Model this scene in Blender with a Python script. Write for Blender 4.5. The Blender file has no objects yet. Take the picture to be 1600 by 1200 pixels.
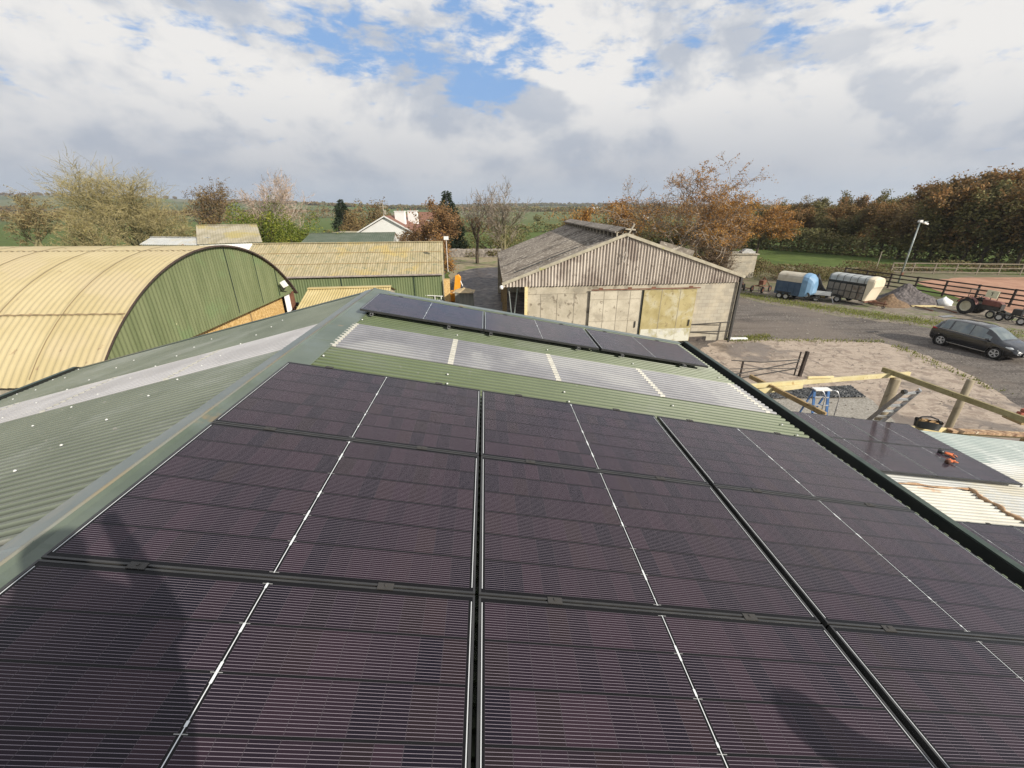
import bpy, math, random
from math import sin, cos, pi, radians, sqrt, atan2
from mathutils import Vector, Matrix
V = Vector
S = bpy.context.scene
COL = S.collection
# ------------------------------------------------------------------ camera, world, sun, exposure
CAM_H = 8.1
cam = bpy.data.objects.new('camera', bpy.data.cameras.new('camera'))
COL.objects.link(cam); S.camera = cam
cam.location = (0, 0, CAM_H)
cam.rotation_euler = (pi/2 - .4056, 0, 0)
cam.data.sensor_width = 36; cam.data.lens = 646.887/1600*36
cam.data.clip_start = .05; cam.data.clip_end = 9000
S.view_settings.view_transform = 'Standard'; S.view_settings.look = 'None'
S.view_settings.gamma = 1; S.view_settings.use_curve_mapping = False
S.view_settings.exposure = 0.2
SUN_EL = radians(26.5)
SUND = V((-.757*cos(SUN_EL), .653*cos(SUN_EL), -sin(SUN_EL)))       # the way the light travels
sun = bpy.data.objects.new('sun', bpy.data.lights.new('sun', 'SUN'))
COL.objects.link(sun)
sun.data.energy = 5.0; sun.data.angle = radians(.53); sun.data.color = (1, .93, .82)
sun.rotation_euler = SUND.to_track_quat('-Z', 'Y').to_euler()
w = bpy.data.worlds.new('World'); S.world = w; w.use_nodes = True

class G:
    """a node-graph value: operators make Math nodes"""
    def __init__(s, t, k): s.t, s.k = t, k
    def m(s, op, *a, clamp=False):
        n = s.t.nodes.new('ShaderNodeMath'); n.operation = op; n.use_clamp = clamp
        for i, x in enumerate((s,)+a):
            if isinstance(x, G): s.t.links.new(x.k, n.inputs[i])
            else: n.inputs[i].default_value = x
        return G(s.t, n.outputs[0])
    def __add__(s, b): return s.m('ADD', b)
    def __sub__(s, b): return s.m('SUBTRACT', b)
    def __mul__(s, b): return s.m('MULTIPLY', b)
    def __truediv__(s, b): return s.m('DIVIDE', b)
    def lt(s, b): return s.m('LESS_THAN', b)
    def gt(s, b): return s.m('GREATER_THAN', b)
    def mx(s, b): return s.m('MAXIMUM', b)
    def mn(s, b): return s.m('MINIMUM', b)
    def fr(s): return s.m('FRACT')
    def fl(s): return s.m('FLOOR')
    def ab(s): return s.m('ABSOLUTE')
    def cl(s): return s.m('ADD', 0, clamp=True)
    def step(s, a, b):                                            # smooth ramp a..b -> 0..1
        n = s.t.nodes.new('ShaderNodeMapRange'); n.interpolation_type = 'SMOOTHSTEP'
        s.t.links.new(s.k, n.inputs[0]); n.inputs[1].default_value = a; n.inputs[2].default_value = b
        return G(s.t, n.outputs[0])
def node(t, ty, **k):
    n = t.nodes.new(ty)
    for a, b in k.items():
        if isinstance(b, tuple) and a == 'inp': pass
        setattr(n, a, b)
    return n
def mixc(t, f, a, b, mode='MIX'):
    n = t.nodes.new('ShaderNodeMix'); n.data_type = 'RGBA'; n.blend_type = mode
    def s(i, x):
        if isinstance(x, G): t.links.new(x.k, n.inputs[i])
        elif hasattr(x, 'is_linked'): t.links.new(x, n.inputs[i])
        elif isinstance(x, (tuple, list)): n.inputs[i].default_value = (*x[:3], 1)
        else: n.inputs[i].default_value = x
    s(0, f); s(6, a); s(7, b)
    return n.outputs[2]
def noise(t, vec, scale, detail=4, rough=.55, dist=0, dim='3D'):
    n = t.nodes.new('ShaderNodeTexNoise'); n.noise_dimensions = dim
    n.inputs['Scale'].default_value = scale; n.inputs['Detail'].default_value = detail
    n.inputs['Roughness'].default_value = rough; n.inputs['Distortion'].default_value = dist
    if vec is not None: t.links.new(vec, n.inputs['Vector'])
    return G(t, n.outputs['Fac'])
def sep(t, vec):
    n = t.nodes.new('ShaderNodeSeparateXYZ'); t.links.new(vec, n.inputs[0])
    return [G(t, n.outputs[i]) for i in range(3)]
def comb(t, x, y, z):
    n = t.nodes.new('ShaderNodeCombineXYZ')
    for i, q in enumerate((x, y, z)):
        if isinstance(q, G): t.links.new(q.k, n.inputs[i])
        else: n.inputs[i].default_value = q
    return n.outputs[0]

def make_sky():
    t = w.node_tree; t.nodes.clear()
    out = t.nodes.new('ShaderNodeOutputWorld'); bg = t.nodes.new('ShaderNodeBackground')
    t.links.new(bg.outputs[0], out.inputs[0]); bg.inputs[1].default_value = .086
    sky = t.nodes.new('ShaderNodeTexSky'); sky.sky_type = 'NISHITA'; sky.sun_disc = False
    sky.sun_elevation = SUN_EL; sky.sun_rotation = atan2(-SUND.x, -SUND.y)
    sky.air_density = 1.2; sky.dust_density = .8; sky.ozone_density = 1.5
    tc = t.nodes.new('ShaderNodeTexCoord'); d = tc.outputs['Generated']
    x, y, z = sep(t, d)
    P1 = comb(t, x, y, z*1.7)
    P1o = comb(t, x+.030, y-.02, z*1.7+.050)                        # a step towards the sun, for relief
    n1 = noise(t, P1, 3.3, 9, .53, .2); n1o = noise(t, P1o, 3.3, 6, .53, .2)
    n2 = noise(t, comb(t, x*1.0+7.3, y+2.1, z*2.8), 2.9, 7, .56, .25)
    n3 = noise(t, comb(t, x*1.0+1.3, y+5.1, z*2.8), 17, 5, .62, .2)
    big = noise(t, comb(t, x+3.1, y+1.7, z*2.2), 1.7, 3, .5, .2)
    gap = None
    for dx, dy, dz, ra, am in SKY_GAPS:
        q = ((x-dx)*(x-dx) + (y-dy)*(y-dy) + ((z-dz)*1.75)*((z-dz)*1.75)).m('SQRT')
        g = (G(t, q.k)*(1/ra)).step(1.0, .15)*am
        gap = g if gap is None else gap.mx(g)
    cover = (n2*.62+n3*.45+.17 - gap*.40)
    cover = cover + (z*-1.0+.30).mx(0.0)*.8
    mask = (cover+(n3-.5)*.75).step(.36, .70)
    relief = ((n1 - n1o)*6.0 + .5).cl()
    low = z.step(.22, .03)
    dark = (big*1.6-.3).cl()
    bright = (relief*.55 + (n1*1.0-.10)*.5 + n3*.15 - .045).cl()
    CW, CG = (8.8, 8.65, 8.45), (5.0, 5.45, 6.25)
    puff = None
    for dx, dy, dz, ra in ((.145,.963,.235,.17),(.52,.82,.225,.20),(.66,.72,.21,.22),(-.5,.84,.20,.2),(.613,.771,.17,.22)):
        q = ((x-dx)*(x-dx) + (y-dy)*(y-dy) + ((z-dz)*1.9)*((z-dz)*1.9)).m('SQRT')
        g = (G(t, q.k)*(1/ra)).step(1.0, .1)
        puff = g if puff is None else puff.mx(g)
    bright = (bright + puff*.42*(relief*.8+.35)).cl()
    c = mixc(t, bright.step(.10, .78), CG, CW)
    c = mixc(t, (low*.95*(dark*.65+.42)).cl(), c, (3.75, 4.2, 5.05))
    # pale strip of clear sky under the cloud deck at the horizon
    hz = z.step(.075, .0)*.6
    c = mixc(t, hz, c, (4.6, 5.6, 6.9))
    blue = mixc(t, .8, sky.outputs[0], (2.6, 4.6, 8.3))
    fin = mixc(t, mask, blue, c)
    t.links.new(fin, bg.inputs[0])
SKY_GAPS = [(-.06,.975,.215,.14,1.0), (-.30,.915,.262,.13,.85), (-.18,.948,.26,.13,.8), (.25,.942,.218,.10,.7), (.452,.856,.249,.06,.45), (-.06,.944,.31,.13,.7), (-.70,.699,.166,.07,.5), (.02,.96,.27,.09,.75), (-.45,.82,.33,.09,.4)]
make_sky()

# ------------------------------------------------------------------ helpers
rnd = random.Random(11)
def at(x, y, z=0.0, Y=None):
    """survey: the point at height z (or at distance Y) that the photograph shows at pixel x, y"""
    F, P = 646.887, .4056
    a, b = (x-800)/F, (y-600)/F
    d = V((a, cos(P)-b*sin(P), -sin(P)-b*cos(P)))
    d = d*((z-CAM_H)/d.z) if Y is None else d*(Y/d.y)
    return d+V((0, 0, CAM_H))
class MB:
    def __init__(s): s.v, s.f, s.mi, s.cur = [], [], [], 0
    def add(s, vs, fs):
        b = len(s.v); s.v += [tuple(v) for v in vs]
        for f in fs: s.f.append(tuple(b+i for i in f)); s.mi.append(s.cur)
        return s
    def box(s, c, sz, R=None):
        hx, hy, hz = sz[0]/2, sz[1]/2, sz[2]/2; c = V(c)
        P = [V((i*hx, j*hy, k*hz)) for k in (-1, 1) for j in (-1, 1) for i in (-1, 1)]
        if R is not None: P = [R @ p for p in P]
        return s.add([c+p for p in P], [(0,2,3,1),(4,5,7,6),(0,1,5,4),(2,6,7,3),(0,4,6,2),(1,3,7,5)])
    def bar(s, p, q, wd, h=None, up=(0, 0, 1)):
        p, q = V(p), V(q); h = h or wd; d = (q-p); L = d.length; d.normalize()
        up = V(up); x = d.cross(up)
        if x.length < 1e-3: x = d.cross(V((1, 0, 0)))
        x.normalize(); u = x.cross(d)
        R = Matrix((d, x, u)).transposed()
        return s.box((p+q)/2, (L, wd, h), R)
    def tube(s, pts, r, n=8, cap=True):
        pts = [V(p) for p in pts]; m = len(pts); r = r if isinstance(r, (list, tuple)) else [r]*m
        vs = []; ref = None
        for i, p in enumerate(pts):
            d = (pts[min(i+1, m-1)]-pts[max(i-1, 0)]).normalized()
            if ref is None: ref = d.orthogonal().normalized()
            ref = (ref - d*ref.dot(d)); ref = ref.normalized() if ref.length > 1e-4 else d.orthogonal().normalized()
            b = d.cross(ref)
            for k in range(n):
                a = 2*pi*k/n; vs.append(p+(ref*cos(a)+b*sin(a))*r[i])
        fs = [(i*n+k, i*n+(k+1) % n, (i+1)*n+(k+1) % n, (i+1)*n+k) for i in range(m-1) for k in range(n)]
        if cap: fs += [tuple(range(n-1, -1, -1)), tuple((m-1)*n+k for k in range(n))]
        return s.add(vs, fs)
    def prism(s, poly, ext):
        n = len(poly); e = V(ext); P = [V(p) for p in poly]
        return s.add(P+[p+e for p in P], [tuple(range(n-1, -1, -1)), tuple(range(n, 2*n))]+[(i, (i+1) % n, n+(i+1) % n, n+i) for i in range(n)])
    def grid(s, P, wrap=False):
        m, n = len(P), len(P[0])
        return s.add([p for row in P for p in row], [(i*n+j, i*n+j+1, (i+1)*n+j+1, (i+1)*n+j) for i in range(m-1) for j in range(n-1)])
    def lathe(s, prof, n=24, c=(0, 0, 0), axis='Z'):
        P = []
        for k in range(n+1):
            a = 2*pi*k/n; row = []
            for r_, h in prof:
                q = {'Z': (r_*cos(a), r_*sin(a), h), 'Y': (r_*cos(a), h, r_*sin(a)), 'X': (h, r_*cos(a), r_*sin(a))}[axis]
                row.append(V(c)+V(q))
            P.append(row)
        return s.grid(P)
    def build(s, name, mats, parent=None, smooth=False, bevel=0):
        me = bpy.data.meshes.new(name); me.from_pydata(s.v, [], s.f)
        mats = mats if isinstance(mats, (list, tuple)) else [mats]
        for m_ in mats:
            if m_: me.materials.append(m_)
        if len(mats) > 1: me.polygons.foreach_set('material_index', s.mi)
        if smooth: me.polygons.foreach_set('use_smooth', [True]*len(me.polygons))
        me.update()
        o = bpy.data.objects.new(name, me); COL.objects.link(o)
        if parent is not None: o.parent = parent
        if bevel:
            b = o.modifiers.new('bevel', 'BEVEL'); b.width = bevel; b.segments = 2; b.limit_method = 'ANGLE'
        return o
def tag(o, label, cat, group=None):
    o['label'] = label; o['category'] = cat
    if group: o['group'] = group
    return o
def struct(o, kind='structure'): o['kind'] = kind; return o
def thing(name, label, cat, loc=(0, 0, 0), rz=0, group=None, M=None):
    o = bpy.data.objects.new(name, None); COL.objects.link(o); o.empty_display_size = .2
    if M is not None: o.matrix_world = M
    else: o.location = loc; o.rotation_euler = (0, 0, rz)
    return tag(o, label, cat, group)
def dup(root, label, loc=None, rz=None, M=None, sc=None):
    def cp(o, par):
        c_ = o.copy(); COL.objects.link(c_)
        if par: c_.parent = par
        for ch in [k for k in KIDS.get(o.name, [])]: cp(ch, c_)
        return c_
    KIDS = {}
    for k in COL.objects:
        if k.parent: KIDS.setdefault(k.parent.name, []).append(k)
    c_ = cp(root, None)
    if M is not None: c_.matrix_world = M
    if loc is not None: c_.location = loc
    if rz is not None: c_.rotation_euler = (0, 0, rz)
    if sc is not None: c_.scale = sc
    c_['label'] = label
    return c_
def mat(name, c1, c2=None, sc=3, rough=.8, metal=0, bump=0, bsc=None, c3=None, sc3=.6, th3=(.5, .65), spec=.5, stretch=None, detail=6, coord='Object', isl=0, rr=0, c4=None, sc4=12, th4=(.62, .7)):
    """two-tone noise material, with optional large stains (c3), small spots (c4) and bump"""
    m = bpy.data.materials.new(name); m.use_nodes = True; t = m.node_tree
    b = t.nodes['Principled BSDF']; b.inputs['Roughness'].default_value = rough
    b.inputs['Metallic'].default_value = metal; b.inputs['Specular IOR Level'].default_value = spec
    b.inputs['Base Color'].default_value = (*c1, 1)
    tc = t.nodes.new('ShaderNodeTexCoord'); vec = tc.outputs[coord]
    if stretch:
        mp = t.nodes.new('ShaderNodeMapping'); mp.inputs['Scale'].default_value = stretch
        t.links.new(vec, mp.inputs[0]); vec = mp.outputs[0]
    col = None
    if c2 is not None:
        f = noise(t, vec, sc, detail, .6).step(.32, .68)
        col = mixc(t, f, c1, c2)
    if c3 is not None:
        f = noise(t, tc.outputs[coord], sc3, 5, .62, .4).step(*th3)
        col = mixc(t, f, col if col is not None else c1, c3)
    if c4 is not None:
        f = noise(t, tc.outputs[coord], sc4, 3, .6).step(*th4)
        col = mixc(t, f, col if col is not None else c1, c4)
    if isl:
        g = t.nodes.new('ShaderNodeNewGeometry'); ri = G(t, g.outputs['Random Per Island'])
        h = t.nodes.new('ShaderNodeHueSaturation'); t.links.new((ri*(2*isl)+(1-isl)).k, h.inputs['Value'])
        if col is not None: t.links.new(col, h.inputs['Color'])
        else: h.inputs['Color'].default_value = (*c1, 1)
        col = h.outputs[0]
    if col is not None: t.links.new(col, b.inputs['Base Color'])
    if rr:
        t.links.new((noise(t, vec, sc*1.7, 4, .6)*rr+(rough-rr/2)).k, b.inputs['Roughness'])
    if bump:
        bn = t.nodes.new('ShaderNodeBump'); bn.inputs['Strength'].default_value = bump; bn.inputs['Distance'].default_value = .02
        t.links.new(noise(t, vec, bsc or sc*4, 5, .6).k, bn.inputs['Height']); t.links.new(bn.outputs[0], b.inputs['Normal'])
    return m
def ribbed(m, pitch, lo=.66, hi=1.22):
    """rib shade and highlight put into the sheet colour: darker pans, lighter edges"""
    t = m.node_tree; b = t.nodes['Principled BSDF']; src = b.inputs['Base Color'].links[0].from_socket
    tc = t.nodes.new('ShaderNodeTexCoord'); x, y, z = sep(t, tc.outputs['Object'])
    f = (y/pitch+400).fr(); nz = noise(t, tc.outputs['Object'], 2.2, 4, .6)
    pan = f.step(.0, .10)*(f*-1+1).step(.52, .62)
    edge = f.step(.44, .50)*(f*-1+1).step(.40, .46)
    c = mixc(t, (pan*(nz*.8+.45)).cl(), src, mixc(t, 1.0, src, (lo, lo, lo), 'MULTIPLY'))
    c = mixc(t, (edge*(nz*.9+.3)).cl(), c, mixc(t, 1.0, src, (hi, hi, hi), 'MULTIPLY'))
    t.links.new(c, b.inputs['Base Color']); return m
def leafmat(name, cols, trans=.25, rough=.75, noise_sc=.35, spread=.3):
    """foliage: colour picked per leaf, drifting over the crown in clumps"""
    m = bpy.data.materials.new(name); m.use_nodes = True; t = m.node_tree
    b = t.nodes['Principled BSDF']; b.inputs['Roughness'].default_value = rough; b.inputs['Specular IOR Level'].default_value = .25
    g = t.nodes.new('ShaderNodeNewGeometry'); tc = t.nodes.new('ShaderNodeTexCoord')
    f = (G(t, g.outputs['Random Per Island'])*.5 + noise(t, tc.outputs['Object'], noise_sc, 2, .5)*1.1 - .3).cl()
    cr = t.nodes.new('ShaderNodeValToRGB'); t.links.new(f.k, cr.inputs[0])
    e = cr.color_ramp.elements
    while len(e) < len(cols): e.new(.5)
    for i, c_ in enumerate(cols): e[i].position = i/(len(cols)-1); e[i].color = (*c_, 1)
    t.links.new(cr.outputs[0], b.inputs['Base Color'])
    tr = t.nodes.new('ShaderNodeBsdfTranslucent'); t.links.new(cr.outputs[0], tr.inputs[0])
    mx_ = t.nodes.new('ShaderNodeMixShader'); mx_.inputs[0].default_value = trans
    t.links.new(b.outputs[0], mx_.inputs[1]); t.links.new(tr.outputs[0], mx_.inputs[2])
    t.links.new(mx_.outputs[0], t.nodes['Material Output'].inputs[0])
    return m
def corr(mb, P0, U, lu, Vd, lv, pitch, amp, N, spw=6, nv=1, ph=0, box=False, fn=None):
    """corrugated sheet: waves run along Vd, repeat along U"""
    P0, U, Vd, N = V(P0), V(U).normalized(), V(Vd).normalized(), V(N).normalized()
    if box:                                                       # ribbed profile: flat pan, web, flat crest, web
        us = []; off = -((P0.dot(U)) % pitch)                     # ribs stay in step from sheet to sheet
        for k in range(int(lu/pitch)+2):
            us += [((k+f)*pitch+off, q*amp) for f, q in ((0,-1),(.40,-1),(.50,1),(.86,1),(.96,-1))]
        us = [q for q in us if 0 <= q[0] <= lu]
        return mb.grid([[P0+U*u+Vd*(lv*j/nv)+N*h_ for u, h_ in us] for j in range(nv+1)])
    n = max(2, int(lu/pitch*spw)); rows = []
    for j in range(nv+1):
        row = []
        for i in range(n+1):
            u = lu*i/n; q = sin(2*pi*u/pitch+ph)
            if box: q = max(-1, min(1, q*2.2))
            row.append(P0+U*u+Vd*(lv*j/nv)+N*(amp*q) if fn is None else fn(u, lv*j/nv, amp*q))
        rows.append(row)
    return mb.grid(rows)
# ------------------------------------------------------------------ materials
M = {}
M['green_sheet'] = mat('green_sheet', (.092, .118, .056), (.118, .145, .075), sc=1.2, rough=.42, rr=.15, c3=(.13,.15,.10), sc3=.5, c4=(.16,.17,.13), sc4=9, th4=(.66,.74))
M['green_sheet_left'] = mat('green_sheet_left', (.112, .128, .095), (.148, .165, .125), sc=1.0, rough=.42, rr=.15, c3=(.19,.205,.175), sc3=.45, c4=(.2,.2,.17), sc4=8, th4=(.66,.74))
M['skylight'] = mat('skylight', (.16, .16, .172), (.22, .22, .232), sc=1.5, rough=.5, c3=(.26,.26,.26), sc3=.6)
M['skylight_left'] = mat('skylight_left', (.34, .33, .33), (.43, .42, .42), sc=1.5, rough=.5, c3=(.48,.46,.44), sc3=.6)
M['lap'] = mat('lap', (.40, .385, .33), (.50, .485, .43), sc=14, rough=.5)
M['cap'] = mat('cap', (.115, .145, .135), (.165, .19, .18), sc=1.4, rough=.38, rr=.2, c3=(.17,.20,.18), sc3=1.2, c4=(.26,.20,.11), sc4=2.2, th4=(.62,.75))
M['dkgreen'] = mat('dkgreen', (.022, .04, .03), (.035, .055, .042), sc=2, rough=.35, c3=(.06,.08,.06), sc3=.8)
M['gutter_in'] = mat('gutter_in', (.012, .016, .014), (.02, .022, .018), sc=5, rough=.6)
M['screw'] = mat('screw', (.6, .6, .56), rough=.4)
M['alu'] = mat('alu', (.5, .5, .5), (.62, .62, .62), sc=8, rough=.35, metal=.8)
M['blackframe'] = mat('blackframe', (.03, .03, .031), (.045, .044, .042), sc=6, rough=.3)
M['osb'] = mat('osb', (.48, .30, .10), (.70, .49, .22), sc=9, rough=.8, c4=(.3,.17,.06), sc4=16, th4=(.55,.65))
M['concrete_wall'] = mat('concrete_wall', (.36, .32, .24), (.48, .43, .335), sc=1.6, rough=.9, c3=(.27,.24,.185), sc3=.9, c4=(.20,.17,.125), sc4=3.2, th4=(.54,.68), bump=.4)
M['steel_dark'] = mat('steel_dark', (.03, .03, .028), (.05, .045, .04), sc=4, rough=.6)
M['rust'] = mat('rust', (.12, .05, .03), (.2, .09, .05), sc=5, rough=.8)
M['white_paint'] = mat('white_paint', (.72, .71, .68), (.8, .79, .76), sc=2, rough=.6)
M['wood_new'] = mat('wood_new', (.62, .50, .24), (.74, .62, .34), sc=3, rough=.7, stretch=(1, 8, 8))
M['wood_brown'] = mat('wood_brown', (.26, .175, .08), (.37, .265, .13), sc=6, rough=.8, c4=(.15,.09,.04), sc4=9, bump=.3)
M['wood_old'] = mat('wood_old', (.30, .26, .20), (.40, .36, .28), sc=4, rough=.85)
M['white_sheet'] = mat('white_sheet', (.46, .47, .45), (.56, .56, .53), sc=1.3, rough=.45, c3=(.50,.47,.38), sc3=.8, c4=(.36,.22,.12), sc4=1.1, th4=(.66,.72))
M['galv_sheet'] = mat('galv_sheet', (.25, .30, .285), (.33, .37, .35), sc=1.5, rough=.4, metal=.2, c3=(.50,.52,.50), sc3=.7)

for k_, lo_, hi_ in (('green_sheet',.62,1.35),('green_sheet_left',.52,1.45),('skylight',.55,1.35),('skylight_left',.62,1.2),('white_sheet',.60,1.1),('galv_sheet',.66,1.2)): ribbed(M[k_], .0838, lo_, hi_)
def cell_material():
    m = bpy.data.materials.new('solar_glass'); m.use_nodes = True; t = m.node_tree; b = t.nodes['Principled BSDF']
    tc = t.nodes.new('ShaderNodeTexCoord'); x, y, z = sep(t, tc.outputs['Object'])
    CW_, CH, MG = .0942, .1823, .0195
    xh = ((x-.886).ab()-.0105)/CW_                                 # half-cells counted from the middle strip
    yc = (y-.572+3*CH)/CH
    fx, fy = xh.fr(), yc.fr()
    inx = xh.gt(0)*xh.lt(9); iny = yc.gt(0)*yc.lt(6); cell = inx*iny
    lx = fx.mn(fx*-1+1)*CW_; ly = fy.mn(fy*-1+1)*CH                   # metres to the nearest cell edge
    core = lx.step(.0003, .0007)*ly.step(.0036, .0072)
    wn = t.nodes.new('ShaderNodeTexWhiteNoise'); wn.noise_dimensions = '3D'
    oi = t.nodes.new('ShaderNodeObjectInfo')
    t.links.new(comb(t, xh.fl()+(x-.886).gt(0)*20, yc.fl(), G(t, oi.outputs['Random'])*90), wn.inputs[0])
    rv = G(t, wn.outputs['Value'])
    ca = mixc(t, rv, (.0036, .0022, .0075), (.0235, .0115, .0190))
    wn2 = t.nodes.new('ShaderNodeTexWhiteNoise'); t.links.new(comb(t, xh.fl()+5, yc.fl()+(x-.886).gt(0)*9, G(t, oi.outputs['Random'])*37), wn2.inputs[0])
    ca = mixc(t, G(t, wn2.outputs['Value']).step(.80, 1.0)*.5, ca, (.020, .011, .010))
    bus = (fy*16).fr()                                              # sixteen wires per cell
    bl = ((bus-.5).ab()*-1+.5)
    wire = (bus-.5).ab().lt(.062)
    fing = noise(t, comb(t, x*9, y*400, 0), 3, 2)*.5+.6
    c = mixc(t, (wire*fing*.95).cl(), ca, (.30, .26, .295))
    c = mixc(t, core*cell, (.004, .004, .005), c)
    edge_line = lx.lt(.0013)*cell*ly.gt(.004)*(noise(t, comb(t, x*0, y*120, 0), 2, 2)*1.3).cl()  # light dashes printed along the cell edges
    c = mixc(t, edge_line*.85, c, (.075, .062, .072))
    # bright middle ribbon with wider joints near each cell row boundary, and the side ribbons
    mid = (x-.886).ab()
    ys = ((y-.572)/CH+.5).fr()
    wide = ((ys-.5).ab()).lt(.20)*G(t, noise(t, comb(t, 0, y*6, G(t, oi.outputs['Random'])*9), 1.3, 1).k).gt(.52)
    inside = (y-.572).ab().lt(.55)
    rib = (mid.lt(.0017)).mx(mid.lt(.0046)*wide)*inside
    cross = (mid.lt(.020)*((ys-.5).ab().lt(.008))*inside)
    side = ((x-.886).ab()-.8708).ab().lt(.0019)*(y-.572).ab().lt(.54)
    c = mixc(t, rib.mx(side*.8), c, (.72, .74, .74))
    c = mixc(t, cross*.6, c, (.5, .5, .48))
    # dust film
    du = noise(t, tc.outputs['Object'], 1.7, 5, .6)
    c = mixc(t, (du*.018).cl(), c, (.4, .36, .34))
    t.links.new(c, b.inputs['Base Color'])
    b.inputs['IOR'].default_value = 1.27
    t.links.new((noise(t, tc.outputs['Object'], 2.3, 4)*.10+.13).k, b.inputs['Roughness'])
    return m
M['cells'] = cell_material()

# ------------------------------------------------------------------ the green shed under the camera
YAW = .0593; AL, AL2 = .1866, .243
APX = V((-2.1211, 1.2409, 0)); AZ = 6.764
T0, T1 = -6.0, 6.34                                                   # near and far gable, along the ridge
SR, SL = 5.93, 5.75                                                  # slope lengths
RS = (V((cos(AL), 0, -sin(AL))), V((0, 1, 0)), V((sin(AL), 0, cos(AL))))
LS = (V((-cos(AL2), 0, -sin(AL2))), V((0, 1, 0)), V((-sin(AL2), 0, cos(AL2))))
def rp(s, t, n=0, sl=RS): return V((0, 0, AZ))+sl[0]*s+sl[1]*t+sl[2]*n
shed = thing('green_shed', 'dark green corrugated shed roof in the foreground carrying solar panels', 'shed', APX, YAW)
SHN = -.062                                                          # sheet plane below the panel datum
def sheet(name, m_, sl, s0, s1, t0, t1, n=SHN, amp=.0095, par=None, pitch=.0838):
    s1 = min(s1, (SR if sl is RS else SL)-.045)
    mb = MB(); corr(mb, rp(s0, t0, n, sl), sl[1], t1-t0, sl[0], s1-s0, pitch, amp, sl[2], 8, 3, box=True)
    return mb.build(name, m_, par or shed)
sheet('roof_sheet', M['green_sheet'], RS, .02, SR, T0, 3.19)
sheet('roof_sheet', M['green_sheet'], RS, .02, SR, 4.12, T1)
sk = sheet('skylight_sheet', M['skylight'], RS, .12, SR-.05, 3.15, 4.17, SHN+.006)
for s in (.27, 1.60, 2.91, 4.26, 5.72): sheet('overlap_strip', M['lap'], RS, s, s+.065, 3.16, 4.16, SHN+.010, par=sk)
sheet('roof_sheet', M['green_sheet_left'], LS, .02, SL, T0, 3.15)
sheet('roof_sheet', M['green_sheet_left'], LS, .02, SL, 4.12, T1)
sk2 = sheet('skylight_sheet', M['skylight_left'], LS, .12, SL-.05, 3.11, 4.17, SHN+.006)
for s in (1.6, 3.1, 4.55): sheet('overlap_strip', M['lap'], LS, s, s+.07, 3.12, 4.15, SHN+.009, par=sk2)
mb = MB()                                                            # folded ridge capping
prof = [rp(.30, 0, -.050), rp(.29, 0, -.044), rp(.04, 0, -.040), V((.012, 0, AZ-.030)), V((-.012, 0, AZ-.030)), rp(.05, 0, -.040, LS), rp(.21, 0, -.040, LS), rp(.22, 0, -.050, LS)]
for a, b in ((T0, -2.9), (-2.88, .15), (.17, 3.3), (3.32, T1+.04)):
    for q0, q1, mi in ((0, 4, 0), (4, 8, 1)):
        mb.cur = mi; pr = prof[q0:q1+(1 if q1 < 8 else 0)]; pr = pr if q0 == 0 else [prof[4]]+prof[5:]
        mb.grid([[p+V((0, a, 0)) for p in pr], [p+V((0, b, 0)) for p in pr]])
        mb.grid([[p+V((0, b, 0)) for p in pr], [p+V((0, b+.02, 0.004)) for p in pr]])
mb.build('ridge_cap', [mat('cap_green', (.085,.11,.08), (.125,.15,.118), sc=1.3, rough=.36, rr=.2, c3=(.13,.16,.14), sc3=1.0, c4=(.19,.16,.10), sc4=3.5, th4=(.62,.72)), mat('cap_grey', (.15,.18,.175), (.20,.225,.22), sc=2, rough=.4, c3=(.24,.24,.21), sc3=1.2)], shed)
mb = MB()                                                            # roll top of the capping; its tan stands in for the fold's reflection
mb.tube([V((0, T0, AZ-.034)), V((0, T1+.04, AZ-.034))], .013, 8)
mb.build('ridge_roll', mat('roll', (.24,.20,.125), (.21,.22,.19), sc=2.5, rough=.4), shed, smooth=True)
for sl, s1 in ((RS, SR), (LS, SL)):                                  # far verge trim
    mb = MB(); a, b = rp(.0, T1, -.05, sl), rp(s1, T1, -.05, sl)
    mb.bar(a+V((0,-.06,0)), b+V((0,-.06,0)), .15, .012, sl[2]); mb.bar(a+V((0,.02,-.10)), b+V((0,.02,-.10)), .012, .2, sl[2])
    mb.build('verge_trim', M['cap'] if sl is RS else M['dkgreen'], shed)
def gutter(sl, s1, sx):
    mb = MB(); e = rp(s1, 0, SHN-.03, sl)
    P = [(-.03, .012), (-.02, -.13), (.13, -.13), (.15, .012), (.15, .022), (.19, .022), (.19, .005)]
    row = [V((e.x+sx*p[0], 0, e.z+p[1])) for p in P]
    mb.grid([[p+V((0, T0, 0)) for p in row], [p+V((0, T1+.05, 0)) for p in row]])
    mb.box((e.x+sx*.05, T1+.05, e.z-.05), (.24, .01, .16)); 
    g = mb.build('gutter', M['gutter_in'], shed)
    mb = MB(); mb.box((e.x+sx*.19, (T0+T1)/2+.02, e.z-.035), (.06, T1-T0+.1, .13)); mb.build('gutter_lip', M['dkgreen'], g)
gutter(RS, SR, 1); gutter(LS, SL, -1)
xr, xl = rp(SR-.12, 0).x, rp(SL-.12, 0, 0, LS).x
ze_r, ze_l = rp(SR-.12, 0, -.15).z, rp(SL-.12, 0, -.15, LS).z
mb = MB()
corr(mb, (xr, T0+.1, 0), (0,1,0), T1-T0-.2, (0,0,1), ze_r, .2, .015, (1,0,0), 6)
corr(mb, (xl, T0+.1, 0), (0,1,0), T1-T0-.2, (0,0,1), ze_l, .2, .015, (-1,0,0), 6)
for yy in (T0+.1, T1-.1): mb.add([(xl,yy,0),(xr,yy,0),(xr,yy,ze_r),(0,yy,AZ-.12),(xl,yy,ze_l)], [(0,1,2,3,4)])
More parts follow.
